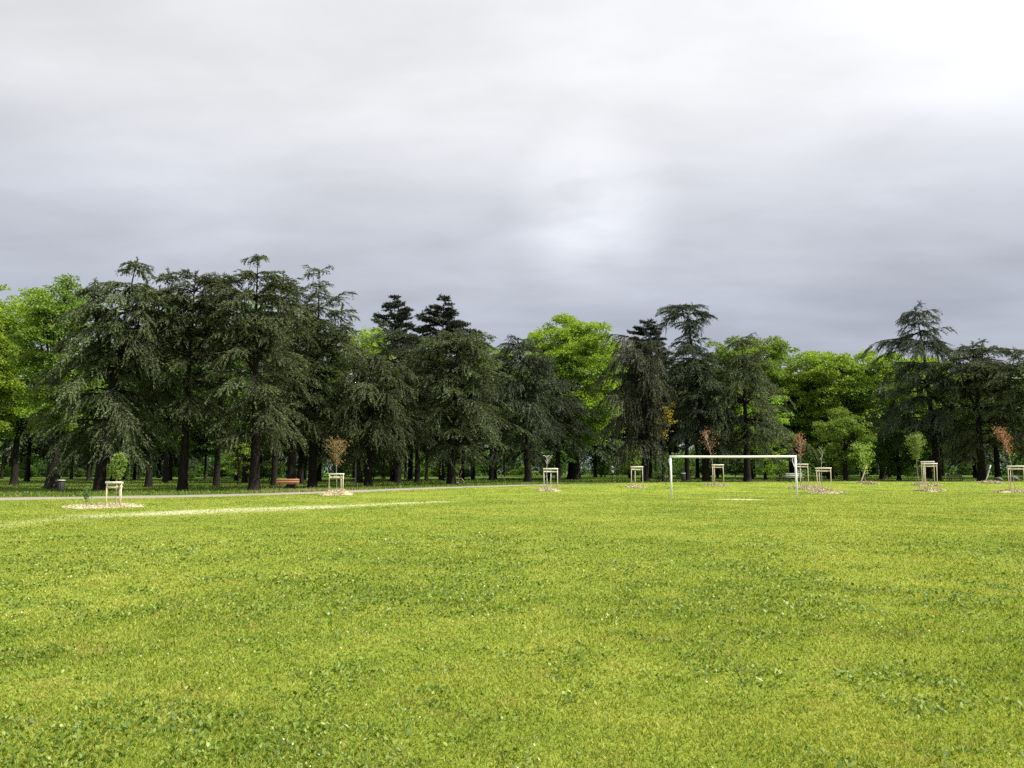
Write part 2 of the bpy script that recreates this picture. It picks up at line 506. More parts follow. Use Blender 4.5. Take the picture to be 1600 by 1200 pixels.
mb = MB(); mb.add(Vp, np.stack([ip[:-1, :-1], ip[1:, :-1], ip[1:, 1:], ip[:-1, 1:]], -1).reshape(-1, 4)[:, ::-1])
tag(mb.build('path', path_mat(), smooth=True), kind='structure')


# wood chip beds: column, distance, width in pixels, depth in metres, mound height
BEDS = [(163, 33.6, 112, 3.6, .10), (527, 46.0, 50, 2.6, .30), (857, 54.0, 38, 2.4, .20), (993, 60.0, 30, 2.2, .14), (1120, 64.0, 40, 2.0, .07),
        (1262, 62.0, 58, 2.8, .20), (1290, 54.5, 62, 3.0, .16), (1452, 60.0, 42, 2.6, .17), (1447, 68.0, 40, 2.6, .15), (1590, 57.0, 66, 3.0, .17),
        (1357, 70.0, 30, 2.4, .16), (1548, 72.0, 36, 2.4, .16)]
def in_bed(x, y):
    m = np.zeros(np.shape(x), bool)
    for px, d, w, dep, h in BEDS:
        bx, by, _ = G(px, d)
        m |= ((x - bx) / (M(w / 2, d) * 1.02)) ** 2 + ((y - by) / (dep / 2 * 1.02)) ** 2 < 1
    return m

# ------------------------------------------------------------------ grass blades, clover, leaf glints
rg = np.random.default_rng(11)
def scatter(n, d0, d1, power):
    """points in the wedge in front of the viewer, thinning with distance (pdf of distance ~ d^power)"""
    u = rg.random(n)
    if abs(power + 1) < 1e-6: d = d0 * (d1 / d0) ** u
    else:
        q = power + 1
        d = (d0 ** q + u * (d1 ** q - d0 ** q)) ** (1 / q)
    x = (rg.random(n) * 2 - 1) * (.74 * d + 1.2)
    return x, d

def lay_blades(n, d0, d1, power, h0, w0, dref, hp, keep=None, lean=.55):
    x, y = scatter(n, d0, d1, power)
    k = (y < path_y(x) - PATH_HALF - .1) & ~in_bed(x, y)
    if keep is not None: k &= keep(x, y)
    dr, di, _ = wear_at(x, y)
    k &= rg.random(n) > np.maximum(np.clip(dr - .15, 0, .7), di * .9)
    x, y = x[k], y[k]; n = len(x)
    z = H(x, y)
    sc = np.maximum(y / dref, .8)
    hh = h0 * sc ** hp * rg.uniform(.6, 1.35, n) * (.75 + .5 * vnoise(x, y, .9, 3))
    ww = w0 * sc ** .8 * rg.uniform(.6, 1.4, n)
    az = rg.random(n) * 2 * math.pi
    le = rg.uniform(.1, 1.0, n) * lean
    D = np.stack([np.cos(az) * le, np.sin(az) * le, np.ones(n)], -1)
    D /= np.linalg.norm(D, axis=1, keepdims=True)
    P = np.stack([x, y, z - .004], -1)
    az2 = rg.random(n) * 2 * math.pi
    Nn = np.stack([np.cos(az2), np.sin(az2), rg.uniform(.2, 1, n)], -1)
    return P, D, hh, ww, Nn

gmat = grass_material('grass_blades', [(.30, (.070, .120, .009)), (.42, (.18, .252, .026)), (.54, (.285, .332, .048)), (.65, (.385, .41, .08)), (.76, (.48, .52, .12))])
mb = MB()
P, D, hh, ww, Nn = lay_blades(930000, 3.6, 80, -.95, .034, .0072, 5, .02, lean=1.6)
mb.blades(P, D, hh, ww, Nn, mid=.35)
tag(mb.build('grass', gmat), kind='stuff')

# clover and plantain rosettes: broader, darker leaves in patches
mb = MB()
def clover(x, y):
    return (vnoise(x, y, .45, 20) * .3 + vnoise(x, y, 1.5, 21) * .35 + vnoise(x, y, 4.5, 22) * .35) > rg.normal(size=len(x)) * .05 + .56
x, y = scatter(90000, 3.6, 19, -.9)
k = clover(x, y) & (y < path_y(x) - 3) & ~in_bed(x, y)
x, y = x[k], y[k]; n = len(x)
az = rg.random(n) * 6.283; le = rg.uniform(.7, 2.2, n)
D = np.stack([np.cos(az) * le, np.sin(az) * le, np.ones(n)], -1); D /= np.linalg.norm(D, axis=1, keepdims=True)
sc = np.maximum(y / 5, .8)
P = np.stack([x, y, H(x, y) + rg.uniform(.0, .02, n)], -1)
mb.blades(P, D, .033 * sc ** .35 * rg.uniform(.6, 1.5, n), .021 * sc ** .45 * rg.uniform(.7, 1.3, n), np.stack([rg.normal(size=n) * .5, rg.normal(size=n) * .5, np.ones(n)], -1), mid=.55)
tag(mb.build('clover', grass_material('clover_leaves', [(0, (.055, .105, .008)), (.5, (.11, .18, .016)), (.9, (.21, .28, .04)), (1, (.34, .42, .13))], patch=False, transl=.3)), kind='stuff')

# pale undersides of broad leaves, with their glints put into the colour
mb = MB()
x, y = scatter(2000, 3.8, 20, -1.0)
k = (vnoise(x, y, .5, 31) > .47) & (y < path_y(x) - 3) & ~in_bed(x, y)
x, y = x[k], y[k]; n = len(x)
az = rg.random(n) * 6.283; le = rg.uniform(.3, 3, n)
D = np.stack([np.cos(az) * le, np.sin(az) * le, np.ones(n)], -1); D /= np.linalg.norm(D, axis=1, keepdims=True)
sc = np.maximum(y / 5, .8)
P = np.stack([x, y, H(x, y) + rg.uniform(.015, .04, n)], -1)
mb.blades(P, D, .016 * sc ** .5 * rg.uniform(.6, 1.6, n), .011 * sc ** .5 * rg.uniform(.6, 1.5, n), np.stack([rg.normal(size=n) * .4, rg.normal(size=n) * .4, np.ones(n)], -1), mid=.5)
tag(mb.build('pale_leaf_glints', grass_material('glinting_leaf_pale', [(0, (.34, .40, .18)), (1, (.60, .62, .46))], patch=False, transl=.2)), kind='stuff')

# coarser grass of the wood floor behind the path
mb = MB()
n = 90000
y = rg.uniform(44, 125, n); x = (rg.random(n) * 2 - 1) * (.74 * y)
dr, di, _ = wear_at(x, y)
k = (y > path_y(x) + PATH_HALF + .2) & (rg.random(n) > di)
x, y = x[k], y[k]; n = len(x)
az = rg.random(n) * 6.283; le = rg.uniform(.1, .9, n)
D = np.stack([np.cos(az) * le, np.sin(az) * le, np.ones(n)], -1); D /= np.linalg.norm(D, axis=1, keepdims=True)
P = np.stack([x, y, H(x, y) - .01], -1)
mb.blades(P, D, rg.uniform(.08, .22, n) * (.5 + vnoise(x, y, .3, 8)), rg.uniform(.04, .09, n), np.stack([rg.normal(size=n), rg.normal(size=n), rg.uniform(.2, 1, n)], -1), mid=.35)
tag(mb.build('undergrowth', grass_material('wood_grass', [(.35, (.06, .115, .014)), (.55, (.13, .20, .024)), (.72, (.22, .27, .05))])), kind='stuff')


# ------------------------------------------------------------------ conifers
def unit(v):
    return v / (np.linalg.norm(v, axis=-1, keepdims=True) + 1e-9)

def trunk_line(Ht, lean, rng, k=14, wob=.12):
    t = np.linspace(0, 1, k)
    a, b = rng.uniform(0, 6.28, 2)
    w = wob * Ht / 18
    x = lean * t ** 1.6 + w * np.sin(t * 5 + a) * t
    y = w * np.sin(t * 4.3 + b) * t
    return np.stack([x, y, t * Ht], -1)

def trunk_mesh(mb, line, r0, flare=1.5, n=12, taper=.85):
    t = np.linspace(0, 1, len(line))
    extra = np.interp(.03, [0, 1], [0, 1])
    L = np.concatenate([[line[0] - [0, 0, .25]], [line[0]], [line[0] * .96 + line[1] * .04], [line[0] * .85 + line[1] * .15], [line[0] * .5 + line[1] * .5], line[1:]])
    tt = np.concatenate([[0, 0, .04 * t[1], .15 * t[1], .5 * t[1]], t[1:]])
    R = r0 * (1 - tt) ** taper + .02
    R[0] *= flare * 1.12; R[1] *= flare; R[2] *= 1 + (flare - 1) * .7; R[3] *= 1 + (flare - 1) * .35; R[4] *= 1.03
    mb.tubes(L, R, n=n)

def conifer(seed, Ht, r0, prof, zb, nb, lean=0.0, kind='cedar', rise=.25, droop=.4, weep=.5, dens=1.0, tier=None, blade=.17, leaders=()):
    r0 *= .74; flare = 1.35
    """prof: rows (height, left reach, right reach) in metres measured from the trunk;
    leaders: extra upright stems (sideways offset, top height, depth offset)"""
    rng = np.random.default_rng(seed)
    wood = MB(); leaf = MB()
    line = trunk_line(Ht, lean, rng)
    trunk_mesh(wood, line, r0, taper=1.1, flare=flare)
    cedar = kind == 'cedar'

    def grow(line, Ht, prof, zb, nb):
        prof = np.asarray(sorted(prof), float)
        zt = line[:, 2]
        def tr(z):
            return np.stack([np.interp(z, zt, line[:, 0]), np.interp(z, zt, line[:, 1]), z], -1)
        BP = []; BR = []; TW_P = []; TW_R = []
        ga = rng.uniform(0, 6.28)
        tiers = None
        if tier:
            tiers = np.cumsum(rng.uniform(.55, 1.45, 60) * tier) + zb - tier * .5
            tiers = tiers[tiers < Ht]
        for i in range(nb):
            t = (i + rng.random()) / nb
            z = zb + (Ht - zb) * t ** (.84 if cedar else .92)
            if tiers is not None and len(tiers):
                j = np.argmin(np.abs(tiers - z)); wt = .85 if not cedar else .78
                z = tiers[j] * wt + z * (1 - wt) + rng.normal() * .12
            z = min(z, Ht - .05)
            ga += 2.399 + rng.normal() * .4
            c = math.cos(ga)
            wgt = .5 + .5 * c
            def reach_at(q):
                lef = np.interp(q, prof[:, 0], prof[:, 1]); rig = np.interp(q, prof[:, 0], prof[:, 2])
                r = lef * (1 - wgt) + rig * wgt
                return r if abs(c) >= .5 else .5 * r + .25 * (lef + rig)
            reach = reach_at(z)
            up = (z - zb) / max(Ht - zb, .1)
            e0 = rise * (0.35 + 1.1 * up) + rng.normal() * (.16 if cedar else .05)
            dr = droop * rng.uniform(.45, 1.5) * (1.15 - .4 * up)
            if cedar:
                zq = z + reach * (math.tan(e0) * .8 - dr * .5)
                if zq > z: reach = min(reach, .35 * reach + .7 * reach_at(zq) + .25)
                L = reach * (rng.uniform(.42, .95) if rng.random() < .55 else rng.uniform(.95, 1.2))
            else:
                L = reach * rng.uniform(.95, 1.4)
            L = max(L, .35)
            s = np.linspace(0, 1, 9)
            ux = np.array([math.cos(ga), math.sin(ga), 0]); uy = np.array([-math.sin(ga), math.cos(ga), 0])
            side = rng.normal() * .16 * L
            wav = rng.normal() * .05 * L
            br = tr(z)[None] + ux * (L * s)[:, None] + uy * (side * s ** 2)[:, None]
            br[:, 2] += L * (math.tan(e0) * s - dr * s ** 2.1) + wav * np.sin(s * 6 + ga)
            br[:, 2] = np.maximum(br[:, 2], max(1.9, zb - 1.3) + .5 * rng.random())
            BP.append(br); BR.append(np.linspace(.012 + .014 * L ** 1.05, .008, 9))
            m = int((L * 6.2 + 5) * dens)
            sk = np.sort(rng.uniform(.12 if cedar else .08, 1, m))
            sk[-1] = 1.0
            if cedar and L > 2:                     # foliage gathers in pads, with bare stretches between them
                pc = rng.uniform(.25, 1.0, 3)
                pull = pc[np.argmin(np.abs(sk[:, None] - pc[None]), 1)]
                sk = np.clip(sk * .55 + pull * .45, .1, 1.0); sk[-1] = 1.0
            bp = np.stack([np.interp(sk, s, br[:, a]) for a in range(3)], -1)
            tg = unit(np.stack([np.interp(sk, s, np.gradient(br[:, a])) for a in range(3)], -1))
            sgn = np.where(np.arange(m) % 2 == 0, 1., -1.)
            ang = rng.uniform(.4, 1.2, m) * (1 - .5 * sk)
            lat = unit(np.cross(tg, [0, 0, 1.]))
            dirs = unit(tg * np.cos(ang)[:, None] + lat * (np.sin(ang) * sgn)[:, None] + np.array([0, 0, 1.]) * (.08 + rng.normal(size=(m, 1)) * .10))
            env = np.sin(math.pi * np.clip(.18 + .70 * sk, 0, 1)) ** .8
            tl = np.minimum(.34 * L + .25, 1.5) * env * rng.uniform(.5, 1.3, m)
            if not cedar: tl *= .8
            wk = weep * rng.uniform(.3, 1.4, m)
            nbk = np.maximum((tl / .028 * dens).astype(int), 4)
            rep = np.repeat(np.arange(m), nbk)
            u = rng.random(len(rep))
            swirl = rng.normal(size=m) * .16
            drop = (wk * tl)[rep] * u ** 1.7
            Pp = bp[rep] + dirs[rep] * (tl[rep] * u)[:, None] + lat[rep] * (swirl * tl)[rep][:, None] * (u ** 2)[:, None]
            Pp[:, 2] -= drop
            tang = dirs[rep].copy(); tang[:, 2] -= (wk[rep] * 1.7 * u ** .7)
            tang = unit(tang + lat[rep] * (2 * swirl[rep] * u)[:, None])
            jit = .30 if cedar else .55
            Dd = unit(tang + rng.normal(size=tang.shape) * jit * np.array([1, 1, .8]))
            Pp += rng.normal(size=Pp.shape) * .022
            bl = blade * rng.uniform(.55, 1.3, len(rep))
            bw = bl * rng.uniform(.20, .40, len(rep))
            Nn = rng.normal(size=Pp.shape) * .8 + np.array([0, 0, 1.])
            tn = np.clip(.5 + rng.normal() * .22 + (rng.normal(size=m) * .2)[rep], 0, 1.1)
            leaf.blades(Pp, Dd, bl, bw, Nn, tone=tn)
            if L > 1.5:
                uu = np.linspace(0, 1, 4)
                pick = rng.random(m) < .45
                tp = bp[pick][:, None] + dirs[pick][:, None] * (tl[pick][:, None] * uu)[..., None]
                tp[..., 2] -= (wk * tl)[pick][:, None] * uu ** 1.7
                if len(tp): TW_P.append(tp); TW_R.append(np.repeat(np.linspace(.014, .005, 4)[None], len(tp), 0))
        if BP: wood.tubes(np.array(BP), np.array(BR), n=5)
        if TW_P: wood.tubes(np.concatenate(TW_P), np.concatenate(TW_R), n=3)
        n = 70
        zz = Ht - rng.random(n) * .9
        leaf.blades(tr(zz), unit(rng.normal(size=(n, 3)) * .5 + [0, 0, .4]), rng.uniform(.15, .35, n), rng.uniform(.04, .08, n), rng=rng)

    grow(line, Ht, prof, zb, int(nb * (1.1 if cedar else 1.1)))
    for (dx, zt_, dy) in leaders:
        # an upswept limb that became a second leader
        z0 = max(zt_ * rng.uniform(.50, .62), zb * .9)
        p0 = np.array([np.interp(z0, line[:, 2], line[:, 0]), np.interp(z0, line[:, 2], line[:, 1]), z0])
        q = np.linspace(0, 1, 10)
        side = np.array([dx - p0[0], dy - p0[1], 0])
        ll = p0 + side * (1 - (1 - q) ** 2.2)[:, None] + np.array([0, 0, 1.]) * ((zt_ - z0) * q)[:, None]
        wood.tubes(ll, np.linspace(r0 * .36, .015, 10), n=7)
        hh = zt_ - z0
        rr = min(2.6, .42 * hh)
        grow(ll, zt_, [(z0, rr * .8, rr * .8), (z0 + hh * .45, rr, rr), (z0 + hh * .8, rr * .62, rr * .62), (zt_, .4, .4)], z0 + hh * .25, int(hh * 5.5))
    return wood, leaf

def put_conifer(name, label, cat, group, px, d, rows, seed, r0, leafmat, barkmat='bark', ybot=None, top_px=None, leads=(), **kw):
    x, y, z = G(px, d)
    top = rows[0][0]
    Ht = ZT(top, d) - z
    prof = [(ZT(r[0], d) - z, M(px_c(px, top_px, r[0], top, d) - r[1], d), M(r[2] - px_c(px, top_px, r[0], top, d), d)) for r in rows]
    zb = ZT(ybot if ybot else rows[-1][0] + 8, d) - z
    prof = [(min(h, Ht), max(a, .3), max(b, .3)) for h, a, b in prof]
    lean = M((top_px if top_px is not None else px) - px, d)
    rl = random.Random(seed)
    ld = [(M(a - px, d), ZT(b, d) - z, rl.uniform(-1.6, 1.2)) for a, b in leads]
    wd, lf = conifer(seed, Ht, r0, prof, zb, lean=lean, leaders=ld, **kw)
    root = empty(name, (x, y, z))
    tag(root, label, cat, group)
    wd.build('trunk', MT[barkmat], root, smooth=True)
    lf.build('crown', MT[leafmat], root)
    return root

def px_c(px, top_px, yy, top, d):
    if top_px is None: return px
    t = np.clip((760 - yy) / (760 - top), 0, 1)
    return px + (top_px - px) * t ** 1.6

CG = 'cedars along the edge of the wood'
put_conifer('cedar_tree', 'tallest dark cedar behind the green sapling, its leader curling over', 'tree', CG, 155, 59,
    [(405, 178, 222), (420, 172, 222), (440, 150, 226), (470, 88, 236), (520, 74, 242), (570, 64, 248), (620, 58, 258), (660, 70, 252), (690, 100, 215)],
    101, .55, 'cedar', top_px=196, nb=105, rise=.22, droop=.62, weep=.7, ybot=700, dens=1.15, tier=1.5, leads=((128, 436), (222, 440)))
put_conifer('cedar_tree', 'broad flat topped cedar with straight bare lower trunk, right of the green sapling', 'tree', CG, 285, 61,
    [(424, 262, 312), (438, 245, 335), (470, 222, 355), (510, 215, 360), (560, 212, 352), (620, 222, 350), (670, 240, 330)],
    102, .50, 'cedar', top_px=290, nb=95, rise=.30, droop=.42, weep=.5, ybot=672, tier=1.6, leads=((256, 428), (326, 433)))
put_conifer('cedar_tree', 'big olive cedar left of the red bench, stacked shelves with a ragged peak', 'tree', CG, 397, 60,
    [(403, 372, 400), (420, 362, 425), (450, 340, 432), (500, 326, 452), (560, 330, 470), (610, 335, 472), (650, 328, 482), (690, 350, 470)],
    103, .55, 'cedar', top_px=388, nb=105, rise=.28, droop=.45, weep=.55, ybot=695, dens=1.1, tier=1.5, leads=((424, 418), (350, 434)))
put_conifer('cedar_tree', 'cedar whose trunk rises directly behind the red bench', 'tree', CG, 455, 66,
    [(447, 440, 472), (480, 420, 500), (540, 408, 522), (600, 410, 530), (650, 420, 520), (690, 435, 490)],
    104, .50, 'cedar', nb=85, rise=.28, droop=.4, weep=.5, ybot=680, tier=1.5)
put_conifer('cedar_tree', 'cedar with slim tiered spire and long right hand arms, right of the red bench', 'tree', CG, 488, 68,
    [(422, 466, 518), (436, 472, 516), (450, 478, 508), (472, 468, 546), (500, 462, 545), (520, 450, 560), (570, 440, 566), (620, 450, 560), (670, 460, 530)],
    105, .52, 'cedar', nb=95, rise=.26, droop=.42, weep=.5, ybot=690, tier=1.4, leads=((524, 470),))
put_conifer('cedar_tree', 'low wide cedar with weeping silvery sprays, right of the bronze leaved sapling', 'tree', CG, 575, 69,
    [(556, 560, 620), (585, 530, 652), (620, 508, 668), (660, 503, 664), (700, 530, 640)],
    106, .48, 'cedar', nb=85, rise=.2, droop=.55, weep=.85, ybot=706, dens=1.15, tier=1.5, leads=((535, 592), (622, 578)))
put_conifer('cedar_tree', 'spreading cedar with shelf like branches beside the walker in black', 'tree', CG, 705, 72,
    [(514, 698, 732), (530, 664, 768), (560, 640, 775), (600, 622, 800), (640, 636, 822), (680, 645, 812), (705, 665, 770)],
    107, .55, 'cedar', nb=100, rise=.24, droop=.42, weep=.5, ybot=712, tier=1.5, dens=1.05, top_px=712, leads=((668, 530), (752, 524)))
put_conifer('cedar_tree', 'dark cedar rising below the left fir, mostly hidden by the low wide cedar', 'tree', CG, 622, 86,
    [(512, 590, 640), (535, 572, 665), (580, 570, 670), (640, 570, 670), (690, 590, 650)],
    108, .5, 'cedar_blue', nb=80, rise=.3, droop=.35, weep=.35, tier=1.5)
put_conifer('cedar_tree', 'bluish drooping cedar left of the bright lime tree, behind the bare sapling', 'tree', CG, 825, 80,
    [(528, 790, 828), (545, 768, 848), (600, 758, 872), (650, 770, 884), (700, 790, 860)],
    109, .50, 'cedar_blue', top_px=808, nb=95, rise=.25, droop=.55, weep=.7, ybot=712, dens=1.1, tier=1.5, leads=((845, 548),))
put_conifer('cedar_tree', 'smaller dark cedar standing in front of the lime tree trunk', 'tree', CG, 872, 90,
    [(585, 850, 890), (620, 836, 915), (660, 830, 930), (700, 850, 910)],
    110, .42, 'cedar_blue', nb=70, rise=.22, droop=.5, weep=.6, ybot=708, tier=1.4)
put_conifer('weeping_cedar', 'weeping cedar with curtains of grey sprays, left of the white goal', 'tree', CG, 1008, 81,
    [(535, 962, 1034), (552, 940, 1046), (580, 934, 1052), (620, 928, 1040), (670, 938, 1036), (705, 960, 1030)],
    111, .55, 'cedar_weep', nb=90, rise=.36, droop=.75, weep=1.25, ybot=705, dens=1.15, tier=1.9)
put_conifer('cedar_tree', 'tall cedar with a flat umbrella top above a gap of bare trunk, behind the goal', 'tree', CG, 1104, 83,
    [(475, 1042, 1118), (488, 1036, 1121), (500, 1050, 1112), (510, 1066, 1094), (524, 1066, 1098), (536, 1050, 1112), (570, 1034, 1130), (620, 1040, 1150), (690, 1055, 1150)],
    112, .58, 'cedar_blue', top_px=1080, nb=160, rise=.05, droop=.28, weep=.5, ybot=700, dens=1.15)
put_conifer('cedar_tree', 'cedar with long right hand boughs behind the middle of the goal', 'tree', CG, 1168, 83,
    [(528, 1148, 1184), (555, 1140, 1198), (590, 1110, 1224), (620, 1100, 1250), (660, 1098, 1262), (695, 1130, 1230)],
    113, .52, 'cedar', nb=95, rise=.28, droop=.5, weep=.7, ybot=700, tier=1.8)
put_conifer('cedar_tree', 'tall open cedar with separate horizontal boughs against the sky, right side', 'tree', CG, 1466, 88,
    [(480, 1424, 1474), (496, 1426, 1484), (510, 1420, 1470), (522, 1372, 1478), (533, 1372, 1502), (548, 1410, 1490), (570, 1405, 1490), (590, 1362, 1500), (640, 1372, 1505), (690, 1400, 1500)],
    114, .52, 'cedar_blue', top_px=1446, nb=112, rise=.16, droop=.42, weep=.85, dens=1.15, ybot=695, tier=1.9)
put_conifer('cedar_tree', 'dense dark cedar with a thick trunk right of the green bench', 'tree', CG, 1535, 84,
    [(533, 1518, 1545), (552, 1492, 1590), (600, 1472, 1612), (650, 1458, 1622), (700, 1480, 1600)],
    115, .60, 'cedar', nb=100, rise=.32, droop=.42, weep=.5, ybot=708, tier=1.6, leads=((1558, 531), (1502, 553), (1588, 546)))
put_conifer('cedar_tree', 'cedar cut by the right edge of the picture', 'tree', CG, 1622, 80,
    [(552, 1590, 1650), (600, 1555, 1690), (680, 1560, 1690)], 116, .5, 'cedar', nb=85, rise=.3, droop=.42, weep=.5)

put_conifer('cedar_tree', 'half hidden cedar filling the gap between the curled cedar and the flat topped one', 'tree', CG, 232, 74,
    [(446, 205, 262), (480, 190, 280), (560, 185, 290), (640, 190, 285), (690, 205, 260)], 121, .42, 'cedar', nb=80, rise=.28, droop=.45, weep=.55, tier=1.5, leads=((262, 452),))
put_conifer('cedar_tree', 'half hidden cedar between the flat topped cedar and the big olive one', 'tree', CG, 338, 75,
    [(428, 318, 362), (460, 300, 380), (560, 290, 390), (640, 300, 380), (690, 315, 360)], 122, .42, 'cedar', nb=80, rise=.28, droop=.45, weep=.55, tier=1.5, leads=((318, 440),))
put_conifer('cedar_tree', 'half hidden cedar behind and between the two cedars nearest the red bench', 'tree', CG, 428, 78,
    [(440, 410, 452), (470, 395, 468), (560, 380, 480), (640, 390, 470), (690, 405, 455)], 123, .42, 'cedar', nb=80, rise=.28, droop=.45, weep=.55, tier=1.5)
put_conifer('cedar_tree', 'half hidden cedar behind the low wide cedar and the spreading one', 'tree', CG, 652, 88,
    [(540, 625, 680), (570, 605, 700), (640, 600, 705), (690, 615, 690)], 124, .42, 'cedar_blue', nb=75, rise=.28, droop=.45, weep=.55, tier=1.5)
put_conifer('cedar_tree', 'half hidden cedar between the spreading cedar and the bluish drooping one', 'tree', CG, 768, 90,
    [(556, 745, 795), (590, 730, 810), (650, 725, 815), (695, 740, 800)], 125, .42, 'cedar_blue', nb=75, rise=.28, droop=.45, weep=.55, tier=1.5)
put_conifer('cedar_tree', 'half hidden cedar between the weeping cedar and the umbrella topped one', 'tree', CG, 1074, 91,
    [(545, 1055, 1090), (590, 1048, 1105), (640, 1054, 1100), (690, 1058, 1095)], 126, .42, 'cedar_blue', nb=75, rise=.28, droop=.45, weep=.55, tier=1.5)

FG = 'firs rising behind the cedars'
put_conifer('fir_tree', 'pointed dark fir, leftmost of the two tall firs against the sky', 'tree', FG, 613, 104,
    [(461, 610, 616), (480, 598, 630), (505, 585, 640), (520, 588, 640), (600, 570, 660), (700, 575, 655)],
    201, .45, 'fir', nb=140, rise=.05, droop=-.02, weep=.08, kind='fir', blade=.34, tier=.75)
put_conifer('fir_tree', 'pointed dark fir, the broader right hand one of the two tall firs', 'tree', FG, 690, 101,
    [(461, 686, 694), (485, 672, 706), (508, 654, 718), (520, 648, 732), (600, 640, 745), (700, 645, 735)],
    202, .45, 'fir', nb=140, rise=.05, droop=-.02, weep=.08, kind='fir', blade=.34, tier=.75)
put_conifer('fir_tree', 'small fir tip showing right of the two tall firs', 'tree', FG, 739, 108,
    [(514, 736, 742), (535, 726, 754), (600, 712, 768), (700, 715, 765)],
    203, .35, 'fir', nb=130, rise=.05, droop=-.02, weep=.08, kind='fir', blade=.34, tier=.75)
put_conifer('fir_tree', 'fir tip between the lime tree and the umbrella topped cedar', 'tree', FG, 1017, 112,
    [(499, 1013, 1020), (515, 998, 1030), (530, 988, 1036), (600, 975, 1055), (700, 980, 1050)],
    204, .35, 'fir', nb=140, rise=.05, droop=-.02, weep=.08, kind='fir', blade=.36, tier=.8)


# ------------------------------------------------------------------ broadleaf trees
def broadleaf(seed, Ht, R, zc0, r0, nclump=150, nleaf=240, leaf=.24, lean=0.0, flat=1.0, lump=.9, Rb=None, open_=.0, limbs=22):
    """trunk forking into limbs that end in leaf clumps filling an uneven crown between zc0 and Ht"""
    nclump = int(nclump * 2.1)
    rng = np.random.default_rng(seed)
    wood = MB(); lf = MB()
    line = trunk_line(Ht * .72, lean, rng, k=10, wob=.35)
    trunk_mesh(wood, line, r0, flare=1.6)
    cz = (zc0 + Ht) / 2; hz = (Ht - zc0) / 2
    # clump centres: inside an egg, most of them near its skin
    u = unit(rng.normal(size=(nclump, 3)))
    rr = rng.uniform(.22, 1.0, nclump) ** .5
    bump = 1 + .13 * np.sin(u[:, 0] * 4.1 + seed) * np.cos(u[:, 1] * 3.7 + seed * 1.7) + .08 * np.sin(u[:, 2] * 7 + seed * .6)
    u = u / (np.abs(u) ** 2.35).sum(1, keepdims=True) ** (1 / 2.35)
    C = u * rr[:, None] * bump[:, None] * np.array([R, R, hz])
    tz = C[:, 2] / hz
    C[:, :2] *= (1 - .10 * np.clip(tz, 0, 1) - .10 * np.clip(-tz, 0, 1))[:, None]
    C[:, 2] = cz + C[:, 2] * flat
    C[:, 0] += lean * .8
    cr = lump * rng.uniform(.55, 1.3, nclump) * (R / 6.5) ** .4
    C[:, 2] = np.minimum(C[:, 2], Ht - cr * .55)
    nl = (nleaf * (cr / lump) ** 2 * rng.uniform(.6, 1.3, nclump)).astype(int)
    rep = np.repeat(np.arange(nclump), nl); n = len(rep)
    v = unit(rng.normal(size=(n, 3)))
    v[:, 2] = np.where(v[:, 2] < -.35, -v[:, 2] * .7, v[:, 2])
    q = rng.uniform(.25, 1, n) ** .5
    P = C[rep] + v * (q * cr[rep])[:, None] * np.array([1.25, 1.25, .8])
    D = unit(v * .8 + rng.normal(size=(n, 3)) * .6 + np.array([0, 0, -.25]))
    Nn = unit(v * .6 + rng.normal(size=(n, 3)) * .55 + np.array([0, 0, .7]))
    L = leaf * rng.uniform(.6, 1.35, n)
    lf.blades(P, D, L, L * rng.uniform(.55, .85, n), Nn, mid=.5)
    # limbs
    order = rng.permutation(nclump)[:limbs]
    BP = []; BR = []
    kk = np.linspace(0, 1, 8)
    for j in order:
        a = rng.uniform(.28, .95)
        p0 = np.array([np.interp(a, np.linspace(0, 1, len(line)), line[:, c]) for c in range(3)])
        p1 = C[j]
        mid = p0 * .55 + p1 * .45 + np.array([0, 0, .12 * np.linalg.norm(p1 - p0)]) + rng.normal(size=3) * .25
        cur = ((1 - kk) ** 2)[:, None] * p0 + (2 * kk * (1 - kk))[:, None] * mid + (kk ** 2)[:, None] * p1
        BP.append(cur); BR.append(np.linspace(r0 * .42 * (1.1 - a), .015, 8))
        for _ in range(3):
            j2 = rng.integers(nclump)
            near = np.argsort(np.linalg.norm(C - C[j], axis=1))[1:6]
            p2 = C[near[rng.integers(len(near))]]
            q0 = cur[rng.integers(3, 7)]
            cc = q0 + (p2 - q0) * kk[:, None] + np.array([0, 0, 1.]) * (np.sin(kk * math.pi) * .1 * np.linalg.norm(p2 - q0))[:, None]
            BP.append(cc); BR.append(np.linspace(r0 * .14, .01, 8))
    wood.tubes(np.array(BP), np.array(BR), n=5)
    return wood, lf

def put_broadleaf(name, label, cat, group, px, d, ytop, half, ybot, seed, leafmat, r0=.4, bark='bark', **kw):
    x, y, z = G(px, d)
    Ht = ZT(ytop, d) - z
    wd, lf = broadleaf(seed, Ht, M(half, d), ZT(ybot, d) - z, r0, **kw)
    root = empty(name, (x, y, z))
    tag(root, label, cat, group)
    wd.build('trunk', MT[bark], root, smooth=True)
    lf.build('crown', MT[leafmat], root)
    return root

